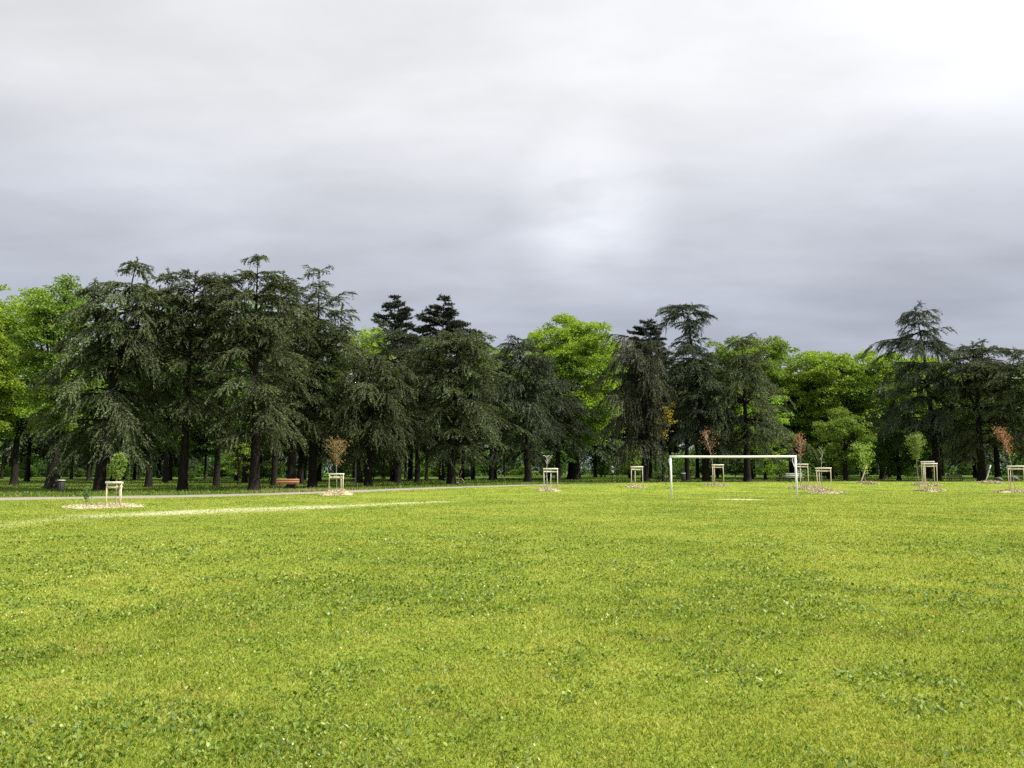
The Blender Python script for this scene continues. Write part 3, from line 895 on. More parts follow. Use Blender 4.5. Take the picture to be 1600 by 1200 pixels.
BG = 'broadleaf trees at the edge of the wood'
put_broadleaf('broadleaf_tree', 'large rounded lime green tree rising above the cedars in the centre', 'tree', BG, 897, 103, 490, 80, 720, 301, 'lime', r0=.85, nclump=300, nleaf=250, leaf=.25, lean=-.6, limbs=30)
put_broadleaf('broadleaf_tree', 'light green tree filling the left edge of the picture', 'tree', BG, 22, 84, 447, 66, 690, 302, 'lime', r0=.35, nclump=170, nleaf=240, leaf=.23)
put_broadleaf('broadleaf_tree', 'green tree with thick dark trunk by the litter bin, left of the curled cedar', 'tree', BG, 82, 66, 434, 62, 690, 303, 'green', r0=.55, nclump=150, nleaf=220, leaf=.20)
put_broadleaf('broadleaf_tree', 'tree with its trunk just outside the left edge of the picture', 'tree', BG, -75, 78, 462, 75, 690, 304, 'lime', r0=.4, nclump=150, nleaf=220, leaf=.23)
put_broadleaf('broadleaf_tree', 'bright tree glimpsed between the spired cedar and the left fir', 'tree', BG, 562, 92, 512, 50, 680, 305, 'lime', r0=.35, nclump=110, nleaf=220, leaf=.23)
put_broadleaf('broadleaf_tree', 'bright tree glimpsed between the small fir tip and the bluish cedar', 'tree', BG, 772, 104, 548, 48, 690, 306, 'lime', r0=.35, nclump=100, nleaf=220, leaf=.24)
put_broadleaf('broadleaf_tree', 'round green tree behind the cedar with long boughs, above the goal', 'tree', BG, 1172, 106, 528, 74, 700, 307, 'green', r0=.45, nclump=180, nleaf=240, leaf=.26)
put_broadleaf('broadleaf_tree', 'green tree sloping down right of the goal, lower than its neighbours', 'tree', BG, 1238, 110, 548, 52, 700, 308, 'green', r0=.4, nclump=130, nleaf=240, leaf=.26)
put_broadleaf('broadleaf_tree', 'yellow green tree with a domed top, left of the flat topped row on the right', 'tree', BG, 1298, 104, 548, 62, 695, 309, 'yellowgreen', r0=.4, nclump=160, nleaf=240, leaf=.25)
put_broadleaf('broadleaf_tree', 'yellow green tree behind the leaning stake and left of the open cedar', 'tree', BG, 1380, 102, 549, 66, 695, 310, 'yellowgreen', r0=.4, nclump=160, nleaf=240, leaf=.25)
put_broadleaf('broadleaf_tree', 'green tree behind the trunk of the open cedar', 'tree', BG, 1452, 112, 556, 60, 700, 311, 'lime', r0=.4, nclump=140, nleaf=240, leaf=.26)
put_broadleaf('broadleaf_tree', 'green tree behind the dense dark cedar at the right', 'tree', BG, 1560, 108, 575, 70, 700, 312, 'green', r0=.4, nclump=150, nleaf=240, leaf=.26)
put_broadleaf('broadleaf_tree', 'low bushy tree with light green leaves, behind the leaning stake', 'tree', BG, 1322, 86, 636, 44, 738, 313, 'green', r0=.25, nclump=50, nleaf=220, leaf=.20, lump=.8)
put_broadleaf('broadleaf_tree', 'golden leaved tree glowing behind the weeping cedar', 'tree', BG, 1036, 80.6, 618, 21, 690, 314, 'gold', r0=.10, nclump=16, nleaf=120, leaf=.20, lump=.7)
put_broadleaf('broadleaf_tree', 'small vivid green tree behind the empty staked frame', 'tree', BG, 989, 96, 684, 17, 738, 315, 'lime', r0=.1, nclump=36, nleaf=150, leaf=.16, lump=.6)
put_broadleaf('broadleaf_tree', 'small vivid green tree between the trunks left of the red bench', 'tree', BG, 372, 84, 684, 27, 742, 316, 'lime', r0=.1, nclump=16, nleaf=150, leaf=.16, lump=.6)
put_broadleaf('broadleaf_tree', 'tree with sunlit leaves coloured pale, peeping through the cedar behind the goal', 'tree', BG, 1196, 93, 612, 42, 735, 317, 'yellowgreen', r0=.18, nclump=60, nleaf=150, leaf=.20, lump=.7)  # sunlight on its leaves is put into the lighter leaf colour
put_broadleaf('broadleaf_tree', 'dark leaved bushy tree in shade right of the leaning stake', 'tree', BG, 1405, 92, 655, 46, 742, 318, 'deep', r0=.25, nclump=90, nleaf=220, leaf=.2, lump=.75)
put_broadleaf('broadleaf_tree', 'dark leaved bushy tree beside the left foot of the lime tree', 'tree', BG, 855, 98, 668, 40, 742, 319, 'deep', r0=.2, nclump=80, nleaf=200, leaf=.2, lump=.75)

put_broadleaf('broadleaf_tree', 'green tree in the second row behind the flat topped cedar', 'tree', BG, 258, 94, 474, 58, 695, 320, 'deep', r0=.3, nclump=120, nleaf=220, leaf=.25)
put_broadleaf('broadleaf_tree', 'green tree in the second row behind the big olive cedar', 'tree', BG, 382, 96, 470, 60, 695, 321, 'green', r0=.3, nclump=120, nleaf=220, leaf=.25)
put_broadleaf('broadleaf_tree', 'green tree in the second row behind the spired cedar', 'tree', BG, 470, 99, 486, 55, 695, 322, 'deep', r0=.3, nclump=120, nleaf=220, leaf=.25)
put_broadleaf('broadleaf_tree', 'green tree in the second row behind the weeping cedar', 'tree', BG, 985, 116, 560, 50, 700, 323, 'deep', r0=.3, nclump=110, nleaf=220, leaf=.25)
put_broadleaf('broadleaf_tree', 'green tree in the second row behind the umbrella topped cedar', 'tree', BG, 1090, 118, 566, 52, 700, 324, 'green', r0=.3, nclump=110, nleaf=220, leaf=.25)

# ------------------------------------------------------------------ the depth of the wood: copies of a few kinds
protos = []
def proto_broad(seed, mat, Ht, R, zc0, r0, **kw):
    wd, lf = broadleaf(seed, Ht, R, zc0, r0, **kw)
    root = empty('woodland_tree', (0, 0, 0))
    wd.build('trunk', MT['bark'], root, smooth=True)
    lf.build('crown', MT[mat], root)
    return root
def proto_con(seed, Ht):
    prof = [(0, 4.2, 4.2), (Ht * .4, 4.6, 4.4), (Ht * .75, 2.8, 3.2), (Ht * .93, 1.3, 1.6), (Ht, .4, .4)]
    wd, lf = conifer(seed, Ht, .42, prof, 3.6, 75, rise=.25, droop=.42, weep=.5, dens=.75, blade=.36)
    root = empty('woodland_cedar', (0, 0, 0))
    wd.build('trunk', MT['bark'], root, smooth=True)
    lf.build('crown', MT['cedar_blue'], root)
    return root
KINDS_W = [
    (proto_broad(401, 'green', 18.5, 5.2, 5.0, .24, nclump=120, nleaf=200, leaf=.30), 'mid green broadleaf tree standing deep in the wood behind the front cedars', 'mid green trees deep in the wood'),
    (proto_broad(402, 'lime', 19.5, 5.8, 5.5, .24, nclump=130, nleaf=200, leaf=.30), 'light green broadleaf tree standing deep in the wood behind the front cedars', 'light green trees deep in the wood'),
    (proto_broad(403, 'deep', 17.0, 5.0, 4.2, .22, nclump=120, nleaf=200, leaf=.30), 'deep green shaded broadleaf tree standing deep in the wood', 'deep green trees deep in the wood'),
    (proto_con(404, 16.5), 'dark cedar standing deep in the wood behind the front row', 'dark cedars deep in the wood'),
]
rw = np.random.default_rng(77)
spots = []
def far_enough(x, y, r):
    return all((x - a) ** 2 + (y - b) ** 2 > r * r for a, b in spots)
fixed = [(155, 59), (285, 61), (397, 60), (455, 66), (488, 68), (575, 69), (705, 72), (622, 86), (825, 80), (872, 90), (1008, 81), (1104, 83), (1168, 83), (1466, 88), (1535, 84), (897, 103), (1322, 86), (1046, 90), (989, 96), (372, 84), (715, 82), (785, 92), (957, 92)]
for p, d in fixed:
    spots.append(G(p, d)[:2])
used = [False] * 4
count = 0
tries = 0
while count < 88 and tries < 6000:
    tries += 1
    d = rw.uniform(80, 178)
    px = rw.uniform(-140, 1740)
    if d < 97 and 60 < px < 1500: continue
    if d < 112 and 500 < px < 1500: continue
    x, y, z = G(px, d)
    if not far_enough(x, y, 5.6): continue
    spots.append((x, y))
    k = rw.choice(4, p=[.30, .14, .36, .20])
    root, lab, grp = KINDS_W[k]
    o = root if not used[k] else copy_tree(root)
    used[k] = True
    o.location = (x, y, z)
    o.rotation_euler = (0, 0, rw.uniform(0, 6.28))
    base = 19.0
    lim = ZT(556 if px > 520 else 470, d) - z        # the roofline of the wood stays below the trees in front
    s = min(lim / base, 1.1) * rw.uniform(.86, 1.0)
    s = max(min(s, 1.25), .6)
    o.scale = (s * rw.uniform(.9, 1.1), s * rw.uniform(.9, 1.1), s)
    tag(o, lab, 'tree', grp)
    count += 1

# shrubs of the understorey
def proto_shrub(seed, mat, Ht, R):
    wd, lf = broadleaf(seed, Ht, R, .15, .06, nclump=34, nleaf=150, leaf=.16, lump=.55, limbs=10)
    root = empty('shrub', (0, 0, 0))
    wd.build('stem', MT['bark'], root, smooth=True)
    lf.build('foliage', MT[mat], root)
    return root
SH = [(proto_shrub(501, 'deep', 2.6, 1.7), 'dark green shrub under the trees of the wood', 'dark shrubs under the trees'),
      (proto_shrub(502, 'green', 2.2, 1.5), 'mid green shrub under the trees of the wood', 'mid green shrubs under the trees'),
      (proto_shrub(503, 'lime', 2.0, 1.3), 'light green sunlit shrub under the trees of the wood', 'light green shrubs under the trees')]
usd = [False] * 3
cnt = 0
for i in range(400):
    if cnt >= 70: break
    d = rw.uniform(122, 185) if rw.random() < .93 else rw.uniform(80, 100)
    px = rw.uniform(-60, 1660)
    x, y, z = G(px, d)
    if y < path_y(x) + 12 or not far_enough(x, y, 2.6): continue
    spots.append((x, y))
    k = rw.choice(3, p=[.76, .20, .04])
    root, lab, grp = SH[k]
    o = root if not usd[k] else copy_tree(root)
    usd[k] = True
    o.location = (x, y, z)
    o.rotation_euler = (0, 0, rw.uniform(0, 6.28))
    s = rw.uniform(.6, 1.5) * (1 if d > 100 else .5)
    o.scale = (s * rw.uniform(.9, 1.4), s * rw.uniform(.9, 1.3), s)
    tag(o, lab, 'shrub', grp)
    cnt += 1

# far side of the park: one mass of foliage that closes the view
mb = MB()
n = 300000
cx = rw.uniform(-175, 175, 2600); cy = rw.uniform(186, 215, 2600); cz = rw.uniform(0, 1, 2600) ** .9 * (11 + 4 * np.sin(cx * .11) + 2.5 * np.sin(cx * .37))
rep = rw.integers(0, 2600, n)
v = unit(rw.normal(size=(n, 3)))
Pf = np.stack([cx, cy, cz], -1)[rep] + v * rw.uniform(.4, 2.6, (n, 1))
Pf[:, 2] = np.maximum(Pf[:, 2], .1)
mb.blades(Pf, unit(v + rw.normal(size=(n, 3)) * .6), rw.uniform(.4, .8, n), rw.uniform(.3, .55, n), unit(v + [0, 0, .7] + rw.normal(size=(n, 3)) * .5))
tag(mb.build('woods', MT['deep']), kind='stuff')

# bare dead stem between the spired cedar and the low cedar
def bare_stem(name, label, cat, loc, Ht, r, seed, nb, mat, L0=.5, group=None):
    rng = np.random.default_rng(seed)
    root = empty(name, loc)
    tag(root, label, cat, group)
    mb = MB()
    line = trunk_line(Ht, rng.normal() * .2, rng, k=10, wob=.4)
    mb.tubes(line, np.linspace(r, .012, 10), n=7)
    BP = []
    kk = np.linspace(0, 1, 6)
    for i in range(nb):
        t = rng.uniform(.45, .98)
        p0 = np.array([np.interp(t, np.linspace(0, 1, 10), line[:, c]) for c in range(3)])
        a = rng.uniform(0, 6.28); L = L0 * (1.25 - t) * rng.uniform(.7, 1.5) * 2
        v = np.array([math.cos(a), math.sin(a), rng.uniform(.2, .8)])
        c = p0 + v * (L * kk)[:, None]; c[:, 2] -= .25 * L * kk ** 2 * rng.uniform(-.5, 1)
        BP.append(c)
    mb.tubes(np.array(BP), np.repeat(np.linspace(r * .35, .006, 6)[None], nb, 0), n=5)
    mb.build('trunk', MT[mat], root, smooth=True)
    return root
x, y, z = G(556, 70)
bare_stem('dead_tree', 'thin dead tree with pale bare twigs in front of the low wide cedar', 'tree', (x, y, z), ZT(515, 70) - z, .05, 61, 16, 'dead_wood', L0=1.0)


# ------------------------------------------------------------------ young trees, stake frames, mulch beds
def make_frame(loc, h, w, rz, label, group, matp='stake', lower=True):
    root = empty('tree_stake_frame', loc, rz)
    tag(root, label, 'tree stakes', group)
    rng = np.random.default_rng(int(abs(loc[0]) * 1000) % 9999)
    pts = [(-w / 2, -w * .30), (w / 2, -w * .30), (0.08 * w, w * .52)]
    tops = []
    for i, (a, b) in enumerate(pts):
        m = MB()
        lx, ly = rng.normal() * .02, rng.normal() * .02
        P = np.array([[a - lx, b - ly, -.15], [a, b, h * .4], [a + lx, b + ly, h]])
        m.tubes(P, np.array([.031, .029, .028]), n=10, cap=True)
        m.build('post', MT[matp], root, smooth=False)
        tops.append((a + lx, b + ly))
    def rail(p, q, z, t=.045, hgt=.075, name='rail', mat='rail', ext=.05, z2=None):
        m = MB()
        p = Vector((*p, z)); q = Vector((*q, z if z2 is None else z2))
        v = q - p; Ln = v.length + 2 * ext
        rot = v.to_track_quat('X', 'Z').to_matrix()
        m.box((p + q) / 2, (Ln, t, hgt), rot, .012)
        m.build(name, MT[mat], root)
    # three half round top rails butted on the posts, then a lower ring of thinner ones
    off = .055
    rail((tops[0][0], tops[0][1] - off), (tops[1][0], tops[1][1] - off), h - .02)
    rail((tops[1][0] + off * .8, tops[1][1] + .03), (tops[2][0] + off * .8, tops[2][1] + .02), h - .035, ext=.0)
    rail((tops[0][0] - off * .8, tops[0][1] + .03), (tops[2][0] - off * .8, tops[2][1] + .02), h - .035, ext=.0)
    if lower:
        rail((tops[1][0] + off * .6, tops[1][1] + .03), (tops[2][0] + off * .6, tops[2][1] + .02), h - .21, .03, .07, ext=.0, mat=matp)
        rail((tops[0][0] - off * .6, tops[0][1] + .03), (tops[2][0] - off * .6, tops[2][1] + .02), h - .21, .03, .07, ext=.0, mat=matp)
        rail((tops[0][0], tops[0][1] + .06), (tops[1][0], tops[1][1] + .06), h - .24, .03, .06, ext=.0, mat=matp)
    m = MB()
    a = np.linspace(0, 2 * math.pi, 17)
    m.tubes(np.stack([.05 * np.cos(a), .06 + .05 * np.sin(a), np.full(17, h - .12)], -1), np.full(17, .014), n=6)
    sp = np.array([[.05, .06, h - .12], [tops[1][0] - .04, tops[1][1], h - .1]])
    m.tubes(sp, np.full(2, .012), n=6)
    m.build('tie', MT['strap'], root)
    return root

def make_mulch(seed, label, group):
    px, d, wpx, depth, hgt = BEDS[seed - 1]
    x, y, z = G(px, d)
    rng = np.random.default_rng(seed)
    rx = M(wpx / 2, d); ry = depth / 2
    root = empty('mulch_bed', (x, y, z))
    tag(root, label, 'mulch bed', group)
    A = 40; K = 9
    th = np.arange(A) / A * 2 * math.pi
    edge = 1 + .10 * np.sin(th * 3 + seed) + .07 * np.sin(th * 5 + seed * 2.1) + rng.normal(size=A) * .025
    V = [[0, 0, hgt + float(H(x, y)) - z]]
    for k in range(1, K + 1):
        r = k / K
        ex = r * edge if k > 2 else np.full(A, r)
        vx = rx * ex * np.cos(th); vy = ry * ex * np.sin(th)
        vz = H(x + vx, y + vy) - z + hgt * (1 - r ** 2.2) - (.03 if k == K else 0) + rng.normal(size=A) * .008
        V += list(np.stack([vx, vy, vz], -1))
    T = [(0, 1 + j, 1 + (j + 1) % A) for j in range(A)]
    Q = []
    for k in range(K - 1):
        for j in range(A):
            Q.append((1 + k * A + j, 1 + (k + 1) * A + j, 1 + (k + 1) * A + (j + 1) % A, 1 + k * A + (j + 1) % A))
    m = MB(); m.add(V, Q, T)
    m.build('mound', MT['chips'], root, smooth=True)
    n = int(2600 * rx * ry) + 500
    r = np.sqrt(rng.random(n)) * rng.choice([1.0, 1.08], n, p=[.96, .04]); t = rng.random(n) * 6.283
    vx = rx * r * np.cos(t); vy = ry * r * np.sin(t)
    vz = H(x + vx, y + vy) - z + np.maximum(hgt * (1 - r ** 2.2), 0) + .012
    m = MB()
    D = unit(np.stack([rng.normal(size=n), rng.normal(size=n), rng.normal(size=n) * .45], -1))
    s = np.maximum(d / 34, .8)
    m.blades(np.stack([vx, vy, vz], -1), D, rng.uniform(.03, .085, n) * s, rng.uniform(.015, .04, n) * s, np.stack([rng.normal(size=n) * .5, rng.normal(size=n) * .5, np.ones(n)], -1), mid=.5)
    c = m.build('chips', MT['chips'], root)
    c['kind'] = 'stuff'
    return root

def young_tree(loc, Ht, label, seed, leafmat, z0, R, nleaf, leaf=.09, shape='oval', trunk_r=.028, nbr=22, up=1.0, lean=0.0, tip_r=.005, name='young_tree', barkmat='bark_young', crown_dx=0.0):
    """slender stem, fine twigs, leaves along the twigs between z0 and Ht"""
    nleaf = int(nleaf * ({'rust': .8, 'bronze': 1.2}.get(leafmat, 1.9)))
    rng = np.random.default_rng(seed)
    root = empty(name, loc)
    tag(root, label, 'young tree', 'young trees planted on the lawn')
    mb = MB(); lf = MB()
    line = trunk_line(Ht * .97, lean, rng, k=10, wob=.5)
    mb.tubes(line, np.linspace(trunk_r, .005, 10), n=7)
    kk = np.linspace(0, 1, 6)
    BP = []; BR = []
    for i in range(nbr):
        t = (i + rng.random()) / nbr
        z = z0 + (Ht - z0) * t * .93
        f = z / (Ht * .97)
        p0 = np.array([np.interp(f, np.linspace(0, 1, 10), line[:, c]) for c in range(3)])
        w = math.sin(math.pi * (.12 + .82 * t)) if shape == 'oval' else (1.05 - t)
        if shape == 'vase': w = .35 + .65 * t
        a = i * 2.4 + rng.normal() * .4
        L = R * w * rng.uniform(.75, 1.15)
        v = np.array([math.cos(a), math.sin(a), 0])
        c = p0 + v * (L * kk)[:, None]
        c[:, 2] += L * up * kk ** .9 * rng.uniform(.7, 1.2)
        c[:, 2] = np.minimum(c[:, 2], Ht)
        BP.append(c); BR.append(np.linspace(trunk_r * .45, tip_r, 6))
        m = max(int(nleaf / nbr * (w + .25)), 0)
        if m:
            u = rng.uniform(.15, 1.05, m)
            P = np.stack([np.interp(u, kk, c[:, q]) for q in range(3)], -1) + rng.normal(size=(m, 3)) * .07 * (R / .4)
            D = unit(rng.normal(size=(m, 3)) + v * .6 + np.array([0, 0, -.3]))
            ll = leaf * rng.uniform(.6, 1.3, m)
            lf.blades(P, D, ll, ll * rng.uniform(.45, .75, m), unit(rng.normal(size=(m, 3)) * .7 + [0, 0, .6]), mid=.5)
    mb.tubes(np.array(BP), np.array(BR), n=4)
    mb.build('trunk', MT[barkmat], root, smooth=True)
    if nleaf: lf.build('crown', MT[leafmat], root)
    return root

SG = 'three post stake frames round the young trees'
MG = 'wood chip beds round the young trees'
# 1 far left: dense conical green crown
d = 33.2
x, y, z = G(180, d)
make_mulch(1, 'wide wood chip bed under the green sapling at the left', MG)
make_frame((x, y, z + .03), ZT(753, d) - z - .03, M(21.5, d), rad(4), 'peeled wooden stake frame round the dense green sapling at the left', SG)
young_tree((x + .03, y + .02, z), ZT(708, d) - z, 'young tree with a dense cone of green leaves in a stake frame', 711, 'sapling', ZT(748, d) - z, .30, 1500, leaf=.08, shape='oval', nbr=34, up=.9, trunk_r=.028)
x, y, z = G(135, 35.0)
rt = young_tree((x, y, z + .05), .78, 'straggly dark weed growing on the wide wood chip bed', 712, 'deep', .08, .16, 150, leaf=.07, nbr=14, up=1.2, trunk_r=.012, name='weed')
rt['category'] = 'plant'; rt['group'] = 'weeds on the chip beds'
# 2 bronze sapling
d = 46.0
x, y, z = G(527, d)
make_mulch(2, 'round wood chip mound under the bronze sapling', MG)
make_frame((x, y, z + .12), ZT(740, d) - z - .12, M(22, d), rad(-6), 'stake frame round the bronze sapling, beside the path', SG)
young_tree((x - .05, y, z + .1), ZT(686, d) - z - .1, 'young tree with thin bronze and olive leaves in front of the cedars', 721, 'bronze', ZT(733, d) - z, .62, 430, leaf=.115, shape='oval', nbr=28, up=1.1)
# 3 bare sapling
d = 54.0
x, y, z = G(860, d)
make_mulch(3, 'wood chip bed under the bare sapling left of the goal', MG)
make_frame((x, y, z + .08), ZT(732, d) - z - .08, M(21, d), rad(3), 'grey stake frame round the bare leafless sapling', SG, matp='stake_pale')
young_tree((x - .22, y + .05, z), ZT(712, d) - z, 'bare leafless sapling with a few forked twigs', 731, 'sapling', ZT(728, d) - z, .42, 0, nbr=9, up=1.6, shape='oval', trunk_r=.05, tip_r=.016, barkmat='dead_wood')
# 4 frame without a tree
d = 60.0
x, y, z = G(994, d)
make_mulch(4, 'small wood chip bed under the empty frame left of the goal', MG)
make_frame((x, y, z + .06), ZT(729, d) - z - .06, M(18, d), rad(8), 'empty stake frame with no sapling, just left of the goal', SG)
# 5 rust sapling seen through the goal
d = 64.0
x, y, z = G(1120, d)
make_mulch(5, 'thin wood chip bed under the sapling seen through the goal', MG)
make_frame((x, y, z + .03), ZT(726, d) - z - .03, M(18, d), rad(12), 'stake frame seen through the goal under the crossbar', SG)
young_tree((x - .2, y, z), ZT(672, d) - z, 'young tree with sparse rust red leaves rising behind the crossbar', 751, 'rust', ZT(712, d) - z, .75, 190, leaf=.13, shape='oval', nbr=18, up=1.3, lean=-.5)
# 6 rust sapling behind the right post
d = 62.0
x, y, z = G(1253, d)
make_mulch(6, 'wood chip bed just behind the right goal post', MG)
make_frame((x, y, z + .08), ZT(725, d) - z - .08, M(17, d), rad(-3), 'stake frame partly hidden by the right goal post', SG)
young_tree((x - .1, y, z), ZT(677, d) - z, 'young tree with rust red leaves beside the right goal post', 761, 'rust', ZT(716, d) - z, .62, 330, leaf=.125, shape='oval', nbr=24, up=1.1)
# 7 thin bare sapling right of the goal
d = 54.5
x, y, z = G(1285, d)
make_mulch(7, 'broad wood chip bed right of the goal', MG)
make_frame((x, y, z + .06), ZT(731, d) - z - .06, M(22, d), rad(5), 'stake frame right of the goal with yellow posts', SG)
young_tree((x, y, z), ZT(698, d) - z, 'thin nearly leafless sapling in the frame right of the goal', 771, 'sapling', ZT(726, d) - z, .35, 26, leaf=.09, nbr=8, up=1.5, trunk_r=.04, tip_r=.010)
# 8 olive sapling, and another frame right behind it
d = 60.0
x, y, z = G(1451, d)
make_mulch(8, 'wood chip bed under the olive sapling at the right', MG)
make_frame((x, y, z + .07), ZT(724, d) - z - .07, M(21, d), rad(2), 'stake frame round the olive sapling, the nearer of two frames in line', SG)
young_tree((x - .55, y + .3, z), ZT(679, d) - z, 'young tree with a slanting oval of olive green leaves at the right', 781, 'sapling', ZT(718, d) - z, .62, 800, leaf=.12, shape='oval', nbr=34, up=1.2, lean=-.25)
d = 68.0
x, y, z = G(1449, d)
make_mulch(9, 'wood chip bed half hidden behind the olive sapling bed', MG)
make_frame((x, y, z + .06), ZT(721, d) - z - .06, M(18, d), rad(-8), 'stake frame directly behind the frame of the olive sapling', SG)
# 9 far right rust sapling
d = 57.0
x, y, z = G(1585, d)
make_mulch(10, 'wood chip bed at the right edge of the picture', MG)
make_frame((x, y, z + .07), ZT(728, d) - z - .07, M(23, d), rad(-4), 'stake frame at the right edge of the picture', SG)
young_tree((x + .05, y, z), ZT(666, d) - z, 'leaning young tree with rust red leaves at the right edge of the picture', 791, 'rust', ZT(712, d) - z, .60, 420, leaf=.125, shape='oval', nbr=26, up=1.1, lean=-.9)

# leaning single stakes with their young trees
def leaning_stake(p0, p1, d, label, mat='stake_pale', r=.05):
    x0, y0, z0 = G(p0[0], d)
    top = Vector((G(p1[0], d)[0], y0 + .2, ZT(p1[1], d)))
    root = empty('leaning_stake', (x0, y0, z0))
    tag(root, label, 'stake', 'single leaning stakes')
    mb = MB()
    v = np.array(top - Vector((x0, y0, z0)))
    t = np.array([-.08, .3, .7, 1.0])[:, None]
    P = v * t; P[1] += [.03, 0, -.02]; P[2] += [.02, 0, -.01]
    mb.tubes(P, np.array([r, r, r * .97, r * .95]), n=10, cap=True)
    mb.build('post', MT[mat], root)
    m = MB()
    a = np.linspace(0, 2 * math.pi, 13)
    c = v * .8
    m.tubes(np.stack([c[0] + (r + .02) * np.cos(a), c[1] + (r + .02) * np.sin(a), np.full(13, c[2])], -1), np.full(13, .015), n=6)
    m.build('tie', MT['strap'], root)
make_mulch(11, 'wood chip bed at the foot of the leaning stake with a yellow green sapling', MG)
leaning_stake((1344, 748), (1357, 727), 70.0, 'yellowish leaning stake beside the yellow green sapling', 'stake')
x, y, z = G(1352, 70.3)
young_tree((x, y, z), ZT(695, 70) - z, 'yellow green sapling with pale sprays beside the leaning stake', 801, 'yellowgreen', ZT(742, 70) - z, .95, 420, leaf=.14, shape='vase', nbr=26, up=1.0)
make_mulch(12, 'wood chip bed at the foot of the thick trunk on the right', MG)
leaning_stake((1539, 746), (1552, 727), 72.0, 'pale grey leaning stake in front of the thick cedar trunk on the right', 'dead_wood', r=.055)


# ------------------------------------------------------------------ the goal
def goal():
    d = 44.6
    xl, yl, zl = G(1049, d); xr, yr, zr = G(1245, d - .5)
    root = empty('football_goal', ((xl + xr) / 2, (yl + yr) / 2, (zl + zr) / 2))
    tag(root, 'white football goal frame without a net on the lawn', 'goal')
    ox, oy, oz = root.location
    R = .062
    ztop = 2.42
    for (a, b, c) in ((xl, yl, zl), (xr, yr, zr)):
        m = MB()
        P = np.array([[a - ox, b - oy, c - oz - .2], [a - ox, b - oy, 1.2], [a - ox, b - oy, ztop - R]])
        m.tubes(P, np.array([R, R, R]), n=20, cap=True)
        post = m.build('post', MT['white'], root, smooth=False)
        m = MB()
        m.tubes(np.array([[a - ox, b - oy, c - oz - .05], [a - ox, b - oy, c - oz + .035]]), np.array([R + .02, R + .012]), n=20, cap=True)
        m.build('ground_socket', MT['socket'], post)
        # short stanchion for the net, at the back of the corner
        m = MB()
        m.tubes(np.array([[a - ox, b - oy + R * .8, ztop - .06], [a - ox, b - oy + .42, ztop - .1], [a - ox, b - oy + .5, ztop - .22], [a - ox, b - oy + R * .8, ztop - .75]]), np.full(4, .018), n=8)
        m.build('net_bracket', MT['white'], post)
    m = MB()
    t = np.linspace(0, 1, 9)
    P = np.stack([(xl - ox - R) + (xr - xl + 2 * R) * t, (yl - oy) + (yr - yl) * t, ztop - .012 * np.sin(t * math.pi)], -1)
    m.tubes(P, np.full(9, R + .002), n=20, cap=True)
    m.build('crossbar', MT['white'], root, smooth=False)
goal()


# ------------------------------------------------------------------ benches, tables, bins, sign
def bench(name, label, loc, rz, L, mat, leg='iron', back=True):
    root = empty(name, loc, rz)
    tag(root, label, 'bench', 'benches along the path')
    m = MB()
    for k in range(3): m.box((0, -.16 + k * .155, .45), (L, .13, .04))
    m.build('seat', MT[mat], root)
    if back:
        m = MB()
        rt = Matrix.Rotation(rad(-12), 3, 'X')
        for k in range(2): m.box((0, .25 + .03 * k, .60 + .17 * k), (L, .04, .14), rt)
        m.build('backrest', MT[mat], root)
    for s in (-1, 1):
        m = MB()
        xx = s * (L / 2 - .28)
        m.box((xx, -.16, .205), (.06, .06, .45))
        m.box((xx, .17, .205), (.06, .06, .45))
        m.box((xx, 0, .412), (.055, .42, .036))
        if back: m.box((xx, .245, .62), (.05, .035, .44), Matrix.Rotation(rad(-12), 3, 'X'))
        m.build('leg', MT[leg], root)
    return root

def picnic(label, loc, rz, L, mat):
    root = empty('picnic_table', loc, rz)
    tag(root, label, 'picnic table', 'picnic tables under the trees')
    m = MB()
    for k in range(5): m.box((0, -.30 + k * .15, .74), (L, .135, .045))
    m.build('table_top', MT[mat], root)
    for s in (-1, 1):
        m = MB()
        for k in range(2): m.box((0, s * (.62 + k * .14), .44), (L, .125, .045))
        m.build('bench_seat', MT[mat], root)
    for s in (-1, 1):
        m = MB()
        xx = s * (L / 2 - .3)
        for q in (-1, 1):
            p = Vector((xx, q * .62, 0)); t = Vector((xx, q * .22, .715))
            v = t - p
            m.box((p + t) / 2, (.07, .09, v.length), v.to_track_quat('Z', 'X').to_matrix())
        m.box((xx + .072, 0, .39), (.06, 1.5, .09))
        m.build('leg', MT[mat], root)
    return root

